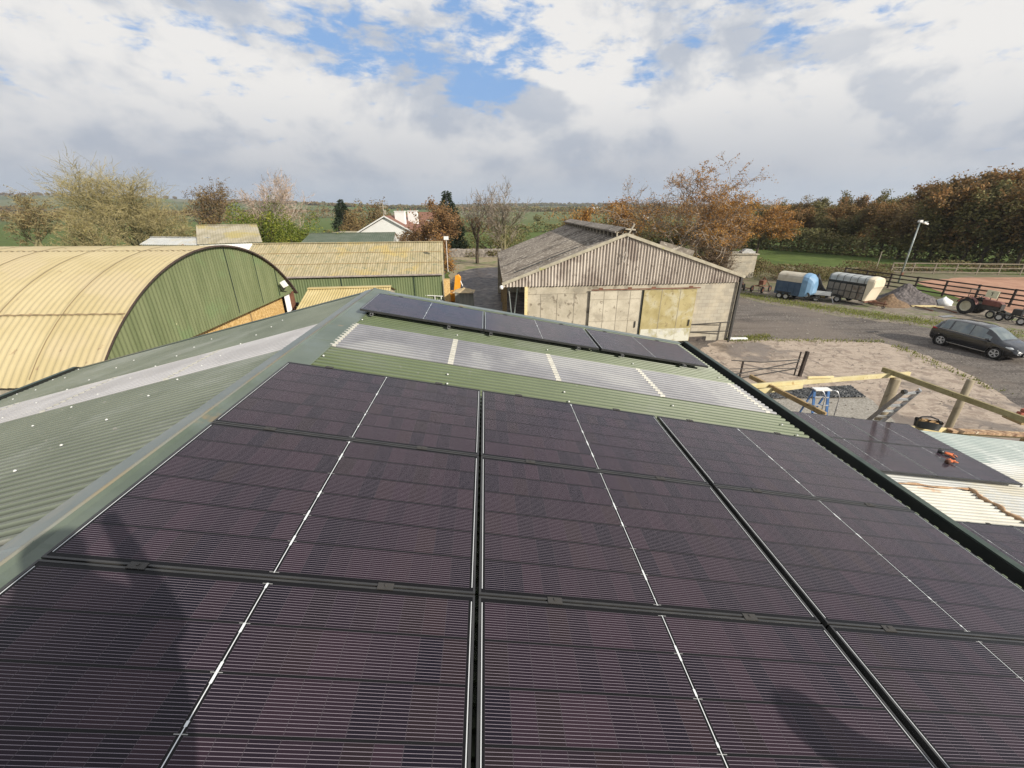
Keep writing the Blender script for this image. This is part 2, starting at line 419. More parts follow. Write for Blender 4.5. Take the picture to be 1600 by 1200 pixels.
mb.build('wall', M['green_sheet'], shed)
# screw caps along the purlins
sb = MB(); sb.lathe([(0, .016), (.010, .014), (.017, .006), (.019, 0)], 8)
scr = sb.build('screw_cap', M['screw'], shed, smooth=True)
spots = [(LS, s, t) for s in (.11, 1.35, 2.6, 3.9, 5.2) for t in [-.45+.42*k for k in range(15)] if not (s > 3 and t < 1)]
spots += [(LS, s, t) for s in (5.6,) for t in [2.6+.5*k for k in range(8)]]
spots += [(RS, s, t) for s in (.33, 1.64, 2.96, 4.3, 5.7) for t in (2.52, 2.86, 4.32)] 
for i, (sl, s, t) in enumerate(spots[:98]):
    o = scr if i == 0 else scr.copy()
    if i: COL.objects.link(o); o.parent = shed
    o.location = rp(s+rnd.uniform(-.012, .012), round((t+rnd.uniform(-.05,.05))/.0838)*.0838+.02, SHN+.009, sl)
    o.rotation_euler = (0, AL if sl is RS else -AL2, 0); o.scale = (.62, .62, .7)

# ------------------------------------------------------------------ solar panels
PL, PW = 1.772, 1.144
MROOT = Matrix.Translation(APX) @ Matrix.Rotation(YAW, 4, 'Z')
def basis(sl, s, t, n, root=MROOT, org=V((0, 0, AZ))):
    p = org+sl[0]*s+sl[1]*t+sl[2]*n
    m = Matrix((sl[0], sl[1], sl[2])).transposed().to_4x4(); m.translation = p
    return root @ m
def make_panel(label, M4, grp):
    r = thing('solar_panel', label, 'solar panel', M=M4, group=grp)
    mb = MB(); f = .010
    for x0, x1, y0, y1 in ((0,PL,0,f),(0,PL,PW-f,PW),(0,f,f,PW-f),(PL-f,PL,f,PW-f)): mb.box(((x0+x1)/2,(y0+y1)/2,-.0150),(x1-x0,y1-y0,.030))
    mb.build('frame', M['blackframe'], r)
    mb = MB(); mb.box((PL/2, PW/2, -.0045), (PL-2*f, PW-2*f, .006)); mb.build('glass', M['cells'], r)
    for x in (.36, 1.37):
        mb = MB(); mb.box((x, PW+.007, .0015), (.07, .034, .004)); mb.box((x, PW+.010, -.012), (.06, .012, .03)); mb.lathe([(0,.008),(.006,.008),(.007,.0035)], 8, (x, PW+.010, 0))
        mb.build('clamp', M['steel_dark'], r)
    return r
cols = [(.205, 'ridge side column'), (1.995, 'middle column'), (3.808, 'gutter side column')]
rows = [(-3*1.154, 'row behind the photographer'), (-2*1.154, 'row at the photo bottom'), (-1.154, 'nearest full row'), (0, 'second row up'), (1.154, 'row by the green strip')]
rowname = {0: 'behind the bottom edge', 1: 'at the bottom edge', 2: 'nearest', 3: 'second', 4: 'farthest'}
pan = None
GP = 'black solar panels in the big block on the green roof'
for (t, rn) in rows[1:]:
    for (s, cn) in cols:
        lab = f'solar panel of the big block, {cn}, {rn}'
        M4 = basis(RS, s, t+.01, .07)
        if pan is None: pan = make_panel(lab, M4, GP)
        else: dup(pan, lab, M=M4)
for (s, cn) in ((.232, 'nearest the ridge'), (2.018, 'in the middle'), (3.832, 'nearest the gutter')):
    o = dup(pan, f'black solar panel of the single far row beyond the skylight, {cn}', M=basis(RS, s, 4.575, .045)); o['group'] = 'solar panels in the far row'
def rail(label, M4, L, grp):
    r = MB(); w_, h_, th = .038, .036, .004
    r.box((0, L/2, -h_+th/2), (w_, L, th)); r.box((-w_/2+th/2, L/2, -h_/2), (th, L, h_)); r.box((w_/2-th/2, L/2, -h_/2), (th, L, h_))
    r.box((-w_/2+.008, L/2, -th/2), (.012, L, th)); r.box((w_/2-.008, L/2, -th/2), (.012, L, th))
    o = r.build('mounting_rail', M['alu'], None); o.matrix_world = M4
    return tag(o, label, 'rail', grp)
rn_ = ['first', 'second', 'third', 'fourth', 'fifth', 'sixth']
for k, s in enumerate((.40, 1.50, 2.12, 3.47, 4.17, 5.20)):
    rail(f'{rn_[k]} rail end from the ridge poking out under the far panel row', basis(RS, s, 4.53, .013), 1.25, 'rail ends under the far panel row')
for k, s in enumerate((.56, 1.57, 2.35, 3.36, 4.16, 5.17)):
    rail(f'{rn_[k]} hidden rail from the ridge under the big block of panels', basis(RS, s, -2.35, .038), 4.67, 'rails under the big block of panels')

# ------------------------------------------------------------------ lean-to with panels, right
LT_Y, LT_A = .047, .139
TS = (V((cos(LT_A), 0, -sin(LT_A))), V((0, 1, 0)), V((sin(LT_A), 0, cos(LT_A))))
LTR = Matrix.Translation((7.658, 6.188, 0)) @ Matrix.Rotation(LT_Y, 4, 'Z')
LZ = 3.637
def lp(s, t, n=0): return V((0, 0, LZ))+TS[0]*s+TS[1]*t+TS[2]*n
lean = thing('lean_to_shed', 'low lean-to with white corrugated roof sheets and solar panels beside the gutter', 'lean-to', (7.658, 6.188, 0), LT_Y)
def lsheet(name, m_, s0, s1, t0, t1, n=-.11, pitch=.0838, amp=.0095, par=None):
    mb = MB(); corr(mb, lp(s0, t0, n), TS[1], t1-t0, TS[0], s1-s0, pitch, amp, TS[2], 8, 2, box=True)
    return mb.build(name, m_, par or lean)
lsheet('roof_sheet', M['white_sheet'], -3.6, 1.98, -6.5, 2.45)
lsheet('roof_sheet', M['galv_sheet'], 1.9, 9.5, .95, 2.35, -.14)
lsheet('roof_sheet', M['white_sheet'], 1.9, 9.5, -6.5, .98, -.135)
mb = MB()
for k in range(46):                                                   # ragged white edge of the upper sheets
    t = -1.4+k*.0838; mb.box(lp(1.995, t, -.095), (.07, .055, .012), Matrix.Rotation(LT_A, 3, 'Y'))
mb.build('sheet_edge', M['white_paint'], lean)
mb = MB(); mb.bar(lp(1.9, 2.45, -.19), lp(9.5, 3.3, -.19), .05, .16, TS[2]); mb.build('fascia_board', M['wood_new'], lean)
mb = MB(); mb.bar(lp(3.2, 2.52, -.13), lp(9.5, 3.2, -.13), .16, .06, TS[2]); mb.build('old_batten', mat('old_batten', (.5,.34,.2), (.14,.07,.04), sc=7, rough=.9, c4=(.6,.5,.36), sc4=5), lean)
mb = MB(); mb.bar(lp(-3.6, 2.42, -.2), lp(1.95, 2.42, -.2), .05, .12, TS[2]); mb.build('fascia_board', M['wood_old'], lean)
for s in (-1.5, 2.3, 6.5, 9.3):
    for t in (-6, -2, 2.2):
        b = lp(s, t, -.25); mb = MB(); mb.tube([(b.x, b.y, 0), b], .07, 8); mb.build('post', M['wood_brown'], lean, smooth=True)
GL = 'solar panels on the lean-to roof'
for i, (s, sn) in enumerate(((-3.56, 'tucked against the gutter'), (-1.78, 'in the left column'), (.0, 'in the right column'))):
    for j, (t, tn) in enumerate(((0, 'front row above the white sheets'), (1.154, 'back row by the ladder'))):
        o = dup(pan, f'lean-to solar panel {sn}, {tn}', M=basis(TS, s+.012, t+.01, 0, LTR, V((0,0,LZ)))); o['group'] = GL
for i, (s, sn) in enumerate(((-1.93, 'left one'), (-.15, 'middle one'), (1.63, 'right one'))):
    for j, (t, tn) in enumerate(((-2.42, 'upper row'), (-3.57, 'lower row'))):
        o = dup(pan, f'corner solar panel past the rusty white sheets, {sn}, {tn}', M=basis(TS, s, t, 0, LTR, V((0,0,LZ)))); o['group'] = GL
# rusty loose corrugated sheet lying on the white ones
mb = MB(); corr(mb, lp(-1.45, -1.15, -.082), TS[1], .86, TS[0], 1.95, .0838, .0095, TS[2], 8, 2, box=True)
tag(mb.build('loose_sheet', ribbed(mat('loose_white', (.56,.54,.46), (.64,.62,.54), sc=2, rough=.45, c4=(.5,.3,.15), sc4=1.6, th4=(.62,.72)), .0838, .62, 1.1), None), 'creamy corrugated sheet with rusty rims lying on the white lean-to roof', 'metal sheet').matrix_world = LTR
mb = MB()
pts = [lp(.38+.05*sin(k*1.3), -.22-.9*k/12, -.066) for k in range(13)]
mb.tube(pts, [.035+.015*sin(k*2.1) for k in range(13)], 6)
pts = [lp(-1.35+.145*k, -.245-.02*sin(k), -.066) for k in range(13)]
mb.tube(pts, [.018+.010*sin(k*1.7) for k in range(13)], 6)
tag(mb.build('rust_strip', mat('rustbrown', (.30,.17,.09), (.44,.30,.18), sc=8, rough=.9), None, smooth=True), 'brown rusty strips along the edges of the creamy loose sheet', 'metal strip').matrix_world = LTR
# ------------------------------------------------------------------ ground
def hills(x, y):
    r = sqrt(x*x+y*y)
    if r < 260: return 0.0
    k = min(1, (r-260)/500)
    h = 40*math.exp(-(((x+1500)/620)**2+((y-1500)/520)**2))+14*math.exp(-(((x+620)/330)**2+((y-1300)/300)**2))
    h += 16*math.exp(-(((x-300)/900)**2+((y-2300)/400)**2))+ 3.5*sin(x/190+1)*sin(y/230)
    return h*k
mb = MB(); xs = [-4200+8400*i/90 for i in range(91)]; ys = [-300, -120, -40, 40, 120, 200]+[260+ (j/60)**1.7*3900 for j in range(61)]
xs = sorted(set(xs+[-60, -30, 0, 30, 60, 90]))
mb.grid([[V((x, y, hills(x, y))) for x in xs] for y in ys])
def field_mat():
    m = bpy.data.materials.new('grass_fields'); m.use_nodes = True; t = m.node_tree; b = t.nodes['Principled BSDF']; b.inputs['Roughness'].default_value = .9; b.inputs['Specular IOR Level'].default_value = .15
    tc = t.nodes.new('ShaderNodeTexCoord'); v = tc.outputs['Object']
    x, y, z = sep(t, v)
    vo = t.nodes.new('ShaderNodeTexVoronoi'); vo.inputs['Scale'].default_value = .0052; t.links.new(comb(t, x, y*.8, 0), vo.inputs['Vector'])
    cv = sep(t, vo.outputs['Color'])[0]
    cr = t.nodes.new('ShaderNodeValToRGB'); t.links.new(cv.k, cr.inputs[0]); e = cr.color_ramp.elements
    while len(e) < 5: e.new(.5)
    for i, c_ in enumerate([(.075,.11,.03), (.10,.15,.04), (.14,.15,.07), (.07,.095,.035), (.17,.17,.10)]): e[i].position = i*.22; e[i].color = (*c_, 1)
    near = mixc(t, noise(t, v, .35, 6, .65).step(.3, .7), (.065,.095,.022), (.105,.145,.035))
    near = mixc(t, noise(t, v, 3.5, 4, .7).step(.5, .75)*.5, near, (.16,.17,.06))
    far = y.step(150, 330)
    c = mixc(t, far, near, cr.outputs[0])
    t.links.new(c, b.inputs['Base Color']); return m
terr = struct(mb.build('field', field_mat(), smooth=True))
def flat(name, pts, z, m_, jit=.25, step=1.2):
    P = []
    n = len(pts)
    for i in range(n):
        a, b = V(pts[i][:2]), V(pts[(i+1) % n][:2]); k = max(1, int((b-a).length/step))
        for j in range(k):
            q = a.lerp(b, j/k); P.append((q.x+rnd.uniform(-jit, jit), q.y+rnd.uniform(-jit, jit), z))
    mb = MB(); mb.add(P, [tuple(range(len(P)))])
    return mb.build(name, m_)
A2 = lambda *p: [at(x, y)[:2] for x, y in p]
def gravel_mat():
    m = bpy.data.materials.new('gravel'); m.use_nodes = True; t = m.node_tree; b = t.nodes['Principled BSDF']
    tc = t.nodes.new('ShaderNodeTexCoord'); v = tc.outputs['Object']
    mp = t.nodes.new('ShaderNodeMapping'); t.links.new(v, mp.inputs[0]); mp.inputs['Rotation'].default_value = (0, 0, radians(35)); mp.inputs['Scale'].default_value = (.25, 1.6, 1)
    n1 = noise(t, v, 9, 6, .75); n2 = noise(t, mp.outputs[0], .9, 5, .65, .6); n3 = noise(t, v, .16, 5, .6)
    c = mixc(t, n1.step(.35, .66), (.065,.056,.050), (.25,.22,.19))
    c = mixc(t, n2.step(.46, .62)*.7, c, (.075,.062,.055))
    c = mixc(t, n3.step(.46, .60)*.6, c, (.20,.165,.135))
    c = mixc(t, noise(t, v, 1.3, 6, .7, .5).step(.54, .66)*.5, c, (.22,.19,.165))
    c = mixc(t, noise(t, v, 26, 2).step(.66, .72)*.8, c, (.42,.39,.35))
    t.links.new(c, b.inputs['Base Color']); b.inputs['Roughness'].default_value = .85; b.inputs['Specular IOR Level'].default_value = .3
    bn = t.nodes.new('ShaderNodeBump'); bn.inputs['Strength'].default_value = .9; bn.inputs['Distance'].default_value = .06
    t.links.new((n1+n2*1.2).k, bn.inputs['Height']); t.links.new(bn.outputs[0], b.inputs['Normal']); return m
def apron_mat():
    m = bpy.data.materials.new('old_concrete'); m.use_nodes = True; t = m.node_tree; b = t.nodes['Principled BSDF']
    tc = t.nodes.new('ShaderNodeTexCoord'); v = tc.outputs['Object']
    wv = t.nodes.new('ShaderNodeTexNoise'); wv.inputs['Scale'].default_value = .8; wv.inputs['Detail'].default_value = 4; t.links.new(v, wv.inputs['Vector'])
    va = t.nodes.new('ShaderNodeVectorMath'); va.operation = 'MULTIPLY_ADD'; t.links.new(wv.outputs['Color'], va.inputs[0]); va.inputs[1].default_value = (1.6,1.6,0); t.links.new(v, va.inputs[2])
    vo = t.nodes.new('ShaderNodeTexVoronoi'); vo.feature = 'DISTANCE_TO_EDGE'; vo.inputs['Scale'].default_value = .55; t.links.new(va.outputs[0], vo.inputs['Vector'])
    crack = G(t, vo.outputs['Distance']).lt(.011)
    mp = t.nodes.new('ShaderNodeMapping'); t.links.new(v, mp.inputs[0]); mp.inputs['Rotation'].default_value = (0, 0, radians(-38)); mp.inputs['Scale'].default_value = (.3, 1.5, 1)
    n1 = noise(t, v, .5, 6, .62, .5); n2 = noise(t, mp.outputs[0], .75, 6, .68, 1.2); n3 = noise(t, v, 8, 5, .7)
    c = mixc(t, n3.step(.3, .7), (.35,.28,.215), (.47,.385,.305))
    c = mixc(t, n2.step(.54, .66)*.42, c, (.25,.20,.16))
    x, y, z = sep(t, v)
    wet = (noise(t, v, .35, 5, .6, .5)*1.0 + (y*-.095+1.78).cl()*.34 + ((x-14.5)*(x-14.5)*.10+(y-24)*(y-24)*.12).m('MULTIPLY', -1).m('ADD', 1).cl()*.30*(n1*1.6)).step(.57, .72)
    c = mixc(t, noise(t, mp.outputs[0], 2.2, 6, .75, 1.5).step(.52, .66)*n1.step(.38,.55)*.7, c, (.19,.15,.12))
    c = mixc(t, noise(t, v, 1.7, 7, .72, .6).step(.49, .58)*.7, c, (.225,.17,.13))
    c = mixc(t, wet*.72, c, (.115,.088,.068))
    c = mixc(t, crack*n1.step(.36,.56)*.8, c, (.15,.12,.10))
    t.links.new(c, b.inputs['Base Color']); t.links.new((wet*-.45+.85).k, b.inputs['Roughness'])
    bn = t.nodes.new('ShaderNodeBump'); bn.inputs['Strength'].default_value = .5; bn.inputs['Distance'].default_value = .03
    t.links.new((n3+n1).k, bn.inputs['Height']); t.links.new(bn.outputs[0], b.inputs['Normal']); return m
yard = A2((1150,459),(1190,471),(1260,482),(1320,493),(1400,503),(1480,512),(1600,527))+[(60,21),(60,-14),(-30,-14),(-30,28)]+A2((560,462),(690,446),(706,432),(712,425),(735,419),(786,416))+[(2,44),(14,40)]
struct(flat('gravel_yard', yard, .004, gravel_mat()))
apr = A2((1120,531),(1180,529),(1290,531),(1380,536),(1430,549),(1470,566),(1520,590),(1600,636))+[(21.5,12),(20,2),(9,1),(7.5,20)]
struct(flat('concrete_apron', apr, .010, apron_mat(), .2, .45))
mud = A2((690,458),(706,440),(716,425),(745,419),(795,417))+[(1.5,40),(1.2,24),(-5,24)]
M['mud'] = mat('mud', (.030,.024,.021), (.105,.082,.068), sc=1.3, rough=.5, rr=.8, bump=1, bsc=3, c3=(.15,.125,.105), sc3=.6, stretch=(.7,1.6,1), c4=(.018,.015,.014), sc4=1.6, th4=(.5,.62))
struct(flat('wet_mud', mud, .016, M['mud']))
struct(flat('dirt_track', A2((704,440),(698,412),(700,394),(740,394),(800,396),(800,420),(745,421),(716,428)), .012, mat('dirt', (.22,.18,.10), (.33,.27,.17), sc=1.5, rough=.9, c3=(.14,.17,.05), sc3=.4)))
struct(flat('sand_arena', A2((1432,440),(1450,450),(1500,466),(1600,496),(1800,560),(1800,440),(1600,433),(1500,434)), .012, mat('sand', (.34,.175,.11), (.44,.25,.16), sc=.8, rough=.95, c3=(.28,.15,.09), sc3=.15), .2))
struct(flat('rough_ground', [(17,46),(20,66),(40,63),(58,60),(66,53),(50,50),(40,44),(46,30),(44,24),(36,28),(30,38),(24,42)], .006, mat('rough_ground', (.10,.10,.04), (.17,.15,.08), sc=1.4, rough=.95, c3=(.19,.145,.10), sc3=.5, c4=(.07,.06,.04), sc4=2.2, bump=.8), .5, .9))
struct(flat('earth_strip', A2((1150,447),(1200,455),(1290,462),(1400,470),(1440,466),(1480,470),(1530,478),(1600,498),(1700,530),(1700,552),(1600,530),(1480,515),(1320,495),(1190,473),(1150,462)), .008, mat('earth_strip', (.15,.125,.095), (.25,.21,.165), sc=2.2, rough=.95, c3=(.13,.15,.05), sc3=.7, c4=(.09,.075,.06), sc4=1.5, bump=.8), .3, .7))
struct(flat('grass_verge', A2((1150,455),(1190,464),(1260,473),(1320,481),(1400,493),(1480,507),(1600,525),(1600,530),(1480,512),(1400,500),(1320,489),(1260,479),(1190,470),(1150,461)), .014, mat('verge', (.14,.13,.05), (.10,.095,.045), sc=2.5, rough=.95, c3=(.17,.14,.09), sc3=1.1), .35, .6))
struct(flat('gravel_patch', A2((1186,612),(1330,606),(1362,626),(1392,652),(1400,676),(1260,680),(1195,640)), .030, mat('light_gravel', (.22,.20,.165), (.42,.39,.34), sc=16, rough=.95, bump=1, c4=(.12,.11,.09), sc4=30), .08, .4))
def mat_sheet():
    mb = MB(); n = 46; q = [at(1200, 612), at(1328, 605), at(1352, 623), at(1205, 625)]
    P = []
    for i in range(n+1):
        a, b = q[0].lerp(q[3], i/n), q[1].lerp(q[2], i/n)
        P.append([a.lerp(b, j/90)+V((0, 0, .09+.05*sin(j*1.9+i*.6)*sin(i*1.5)+.03*rnd.random())) for j in range(91)])
    mb.grid(P)
    return mb.build('rubber_mat', mat('rubber_mat', (.018,.02,.022), (.05,.055,.06), sc=9, rough=.55))
tag(mat_sheet(), 'dark grey ribbed matting laid over the light gravel heap beyond the lean-to', 'matting')

# ------------------------------------------------------------------ concrete barn
def barn():
    B0 = V((14.27, 26.25, 0)); D = V((-.993, -.118, 0)); BD = V((-.05, .9987, 0)); WD, DP, AX = 14.9, 18.2, 7.75
    P = lambda a, b, z: D*a+BD*b+V((0, 0, z))
    r = thing('concrete_barn', 'wide low barn with ribbed pale gable, sliding doors and grey lichened roof', 'barn', B0)
    zr, zl, za = 4.08, 3.92, 6.58
    roofm = mat('asbestos_roof', (.15,.125,.10), (.26,.225,.185), sc=1.1, rough=.95, stretch=(1,3.5,1), c3=(.10,.082,.065), sc3=.45, c4=(.42,.38,.32), sc4=4.5, th4=(.54,.66), bump=.6)
    for (a0, z0, name) in ((0-.05, zr, 'roof'), (WD, zl, 'roof')):
        lo, hi = P(a0, -.12, z0), P(AX, -.12, za); s = (lo-hi); nn = s.normalized().cross(BD); nn = nn if nn.z > 0 else -nn
        mb = MB(); corr(mb, hi, BD, DP, s, s.length, .177, .028, nn, 6, 3); mb.build(name, roofm, r, smooth=True)
        if a0 > 1:
            for q in (.34, .70):                                      # dark lap joints and missing strips
                m2 = MB(); m2.bar(hi+s*.02+BD*(DP*q*.55), lo-s*.03+BD*(DP*q*.55), .05, .02, nn); m2.v = [tuple(V(v)+nn*.03) for v in m2.v]; m2.build('lap_joint', M['steel_dark'], r)
            for k in (0, 1):
                m2 = MB(); m2.bar(hi+s*(.33+.31*k)+BD*(2.35)+nn*.035, hi+s*(.60+.29*k)+BD*(2.35)+nn*.035, .17, .02, nn); m2.build('roof_slit', M['gutter_in'], r)
    # barge boards
    mb = MB()
    mb.bar(P(-.1,-.16,zr+.02), P(AX,-.16,za+.04), .09, .17); mb.bar(P(WD+.05,-.16,zl+.02), P(AX,-.16,za+.04), .09, .17)
    mb.build('barge_board', mat('barge', (.30,.27,.20),(.42,.38,.29), sc=3, rough=.9, c4=(.35,.34,.12), sc4=2), r)
    # gable sheeting
    gm = mat('gable_sheet', (.36,.31,.26), (.55,.49,.42), sc=1.6, rough=.85, c3=(.30,.25,.21), sc3=.9, stretch=(2.2,2.2,.22), c4=(.25,.21,.17), sc4=4, th4=(.6,.7))
    zc = 3.75
    mb = MB(); n = int(WD/.19*6); rows = []
    for j in range(5):
        row = []
        for i in range(n+1):
            a = WD*i/n; top = (zr+(za-zr)*min(1, a/AX)) if a < AX else (zl+(za-zl)*max(0, (WD-a)/(WD-AX)))
            q = sin(2*pi*a/.19); row.append(P(a, -.05, zc+(max(top, zc+.01)-zc)*j/4)+BD*(-.050*q))
        rows.append(row)
    mb.grid(rows); mb.build('gable_cladding', gm, r, smooth=True)
    # front wall pieces
    cw = M['concrete_wall']
    def wall(a0, a1, z0, z1, b, th, m_, name, par=r):
        mb = MB(); c = P((a0+a1)/2, b, (z0+z1)/2); R = Matrix((D, BD, V((0,0,1)))).transposed(); mb.box(c, (a1-a0, th, z1-z0), R); return mb.build(name, m_, par)
    wall(9.5, 13.45, 0, 3.72, .12, .18, cw, 'front_wall')
    for a in (9.55, 10.55, 11.6, 12.6): wall(a, a+.03, 0, 3.3, .02, .02, M['wood_old'], 'wall_joint')
    wall(9.5, 13.4, 3.28, 3.31, .02, .02, M['wood_old'], 'wall_joint')
    wall(.12, 2.9, 0, 3.72, .12, .18, mat_blocks(), 'block_wall')
    wall(2.9, 9.5, 3.36, 3.72, .12, .18, cw, 'lintel')
    dl = wall(6.42, 9.62, .08, 3.42, -.09, .08, mat('door_cream', (.42,.375,.285), (.53,.48,.375), sc=1.8, rough=.85, c3=(.34,.30,.23), sc3=.8, c4=(.28,.24,.18), sc4=4, th4=(.6,.7)), 'sliding_door')
    for a in (7.1, 7.9, 8.75): wall(a, a+.02, .1, 3.4, -.14, .012, M['wood_old'], 'door_joint', dl)
    wall(6.45, 9.6, 1.55, 1.57, -.14, .012, M['wood_old'], 'door_joint', dl); wall(6.45, 9.6, 2.9, 2.92, -.14, .012, M['wood_old'], 'door_joint', dl)
    dr = wall(2.86, 6.25, .08, 3.42, -.09, .08, mat('door_mustard', (.31,.255,.11), (.41,.345,.17), sc=1.3, rough=.8, c3=(.44,.40,.27), sc3=1.1, c4=(.24,.19,.09), sc4=3.5, th4=(.58,.7)), 'sliding_door')
    wall(2.9, 6.2, .1, .95, -.137, .012, mat('peeling_white', (.52,.51,.46), (.36,.33,.18), sc=2.6, rough=.8, c3=(.56,.55,.46), sc3=1.4, th3=(.45,.55)), 'peeling_panel', dr)
    for a in (3.9, 5.1): wall(a, a+.02, .1, 3.4, -.14, .010, M['wood_old'], 'door_joint', dr)
    wall(6.25, 6.42, 0, 3.4, -.05, .05, M['gutter_in'], 'door_gap')
    for dd, a0, a1 in ((dl, 6.42, 9.62), (dr, 2.86, 6.25)):
        wall(a0+.18, a0+.24, 1.1, 1.5, -.17, .05, M['steel_dark'], 'door_handle', dd)
    for a, w__, hh in ((10.2,1.1,.35),(12.0,.8,.25),(1.6,1.5,.30),(8.2,1.4,.2)):
        wall(a, a+w__, .0, hh, -.02+.045, .012, M['mud'], 'splash_mark')
    wall(2.7, 9.6, 3.47, 3.53, -.2, .06, M['rust'], 'door_track')
    for a in (3.2, 5.6, 7.1, 8.9): wall(a, a+.25, 3.53, 3.62, -.2, .05, M['rust'], 'track_hanger')
    wall(13.45, 13.62, 0, 3.75, .0, .2, M['wood_new'], 'corner_post'); wall(-.02, .12, 0, 4.05, -.1, .16, M['steel_dark'], 'corner_post')
    # sides and back
    wall(0, .12, 0, 3.9, DP/2, 0.01, cw, 'pier')
    mb = MB(); R = Matrix((D, BD, V((0,0,1)))).transposed()
    mb.box(P(.1, DP/2, 1.95), (.15, DP-.3, 3.9), R); mb.box(P(WD/2, DP-.3, 1.95), (WD, .15, 3.9), R); mb.build('side_wall', cw, r)
    for b in (4.5, 9, 13.5): 
        mb = MB(); mb.bar(P(WD-.3, b, 0), P(WD-.3, b, 3.85), .2, .2, BD); mb.build('side_post', M['wood_brown'], r)
    mb = MB(); mb.bar(P(WD-.7,.4,.3), P(WD-.35,.5,3.7), .05); mb.bar(P(WD-.5,.4,.3), P(WD-.9,.5,3.7), .05); mb.build('leaning_pole', M['galv_sheet'], r)
    # raised ridge vent
    mb = MB()
    for sx in (-1, 1):
        hi, lo = P(AX, .05, za+.40), P(AX+sx*.62, .05, za+.18)
        mb.add([hi, lo, lo+BD*(DP-.1), hi+BD*(DP-.1)], [(0,1,2,3)]); mb.add([v-V((0,0,.05)) for v in (hi, lo, lo+BD*(DP-.1), hi+BD*(DP-.1))], [(0,1,2,3)])
        mb.bar(lo-V((0,0,.03)), lo+BD*(DP-.1)-V((0,0,.03)), .05, .09)
    mb.build('ridge_vent', roofm, r)
    for k in range(19):
        for sx in (-1, 1): mb = MB(); mb.bar(P(AX+sx*.45, .2+k*.98, za-.2), P(AX+sx*.5, .2+k*.98, za+.2), .08); mb.build('vent_bracket', M['wood_old'], r)
    mb = MB(); mb.bar(P(AX-.15, -.1, za+.1), P(AX-.42, -.1, za+.60), .08); mb.bar(P(AX+.1, -.1, za+.33), P(AX-.5, -.1, za+.28), .08); mb.build('broken_batten', M['wood_old'], r)
    mb = MB(); mb.tube([P(AX-.05,-.3,za-.1), P(AX-.03,-.32,za-.7), P(AX-.12,-.32,za-1.1), P(AX+.05,-.32,za-1.5), P(AX+.15,-.32,za-1.25), P(AX+.02,-.32,za-.9)], .025, 5); mb.build('hanging_rope', mat('rope', (.5,.46,.4)), r)
    mb = MB(); mb.bar(P(3.4,.1,za-1.2+.12), P(5.6,.1,za-.62+.13), .1, .3); mb.build('loose_roof_sheet', roofm, r)
    mb = MB(); mb.lathe([(0,-.12),(.09,-.1),(.11,0),(.08,.1),(0,.12)], 10, P(WD+.1,-.35,3.8)); mb.build('yard_light', M['white_paint'], r, smooth=True)
def mat_blocks():
    m = bpy.data.materials.new('blockwork'); m.use_nodes = True; t = m.node_tree; b = t.nodes['Principled BSDF']; b.inputs['Roughness'].default_value = .92
    tc = t.nodes.new('ShaderNodeTexCoord'); x, y, z = sep(t, tc.outputs['Object'])
    br = t.nodes.new('ShaderNodeTexBrick'); t.links.new(comb(t, x*1.0, z, 0), br.inputs['Vector']); br.inputs['Scale'].default_value = 1
    br.inputs['Brick Width'].default_value = .45; br.inputs['Row Height'].default_value = .225; br.inputs['Mortar Size'].default_value = .012
    br.inputs['Color1'].default_value = (.30,.27,.215,1); br.inputs['Color2'].default_value = (.40,.365,.29,1); br.inputs['Mortar'].default_value = (.27,.24,.19,1)
    n = noise(t, tc.outputs['Object'], 1.2, 6, .6)
    c = mixc(t, n.step(.4,.7)*.6, br.outputs[0], (.52,.45,.33)); t.links.new(c, b.inputs['Base Color']); return m
barn()

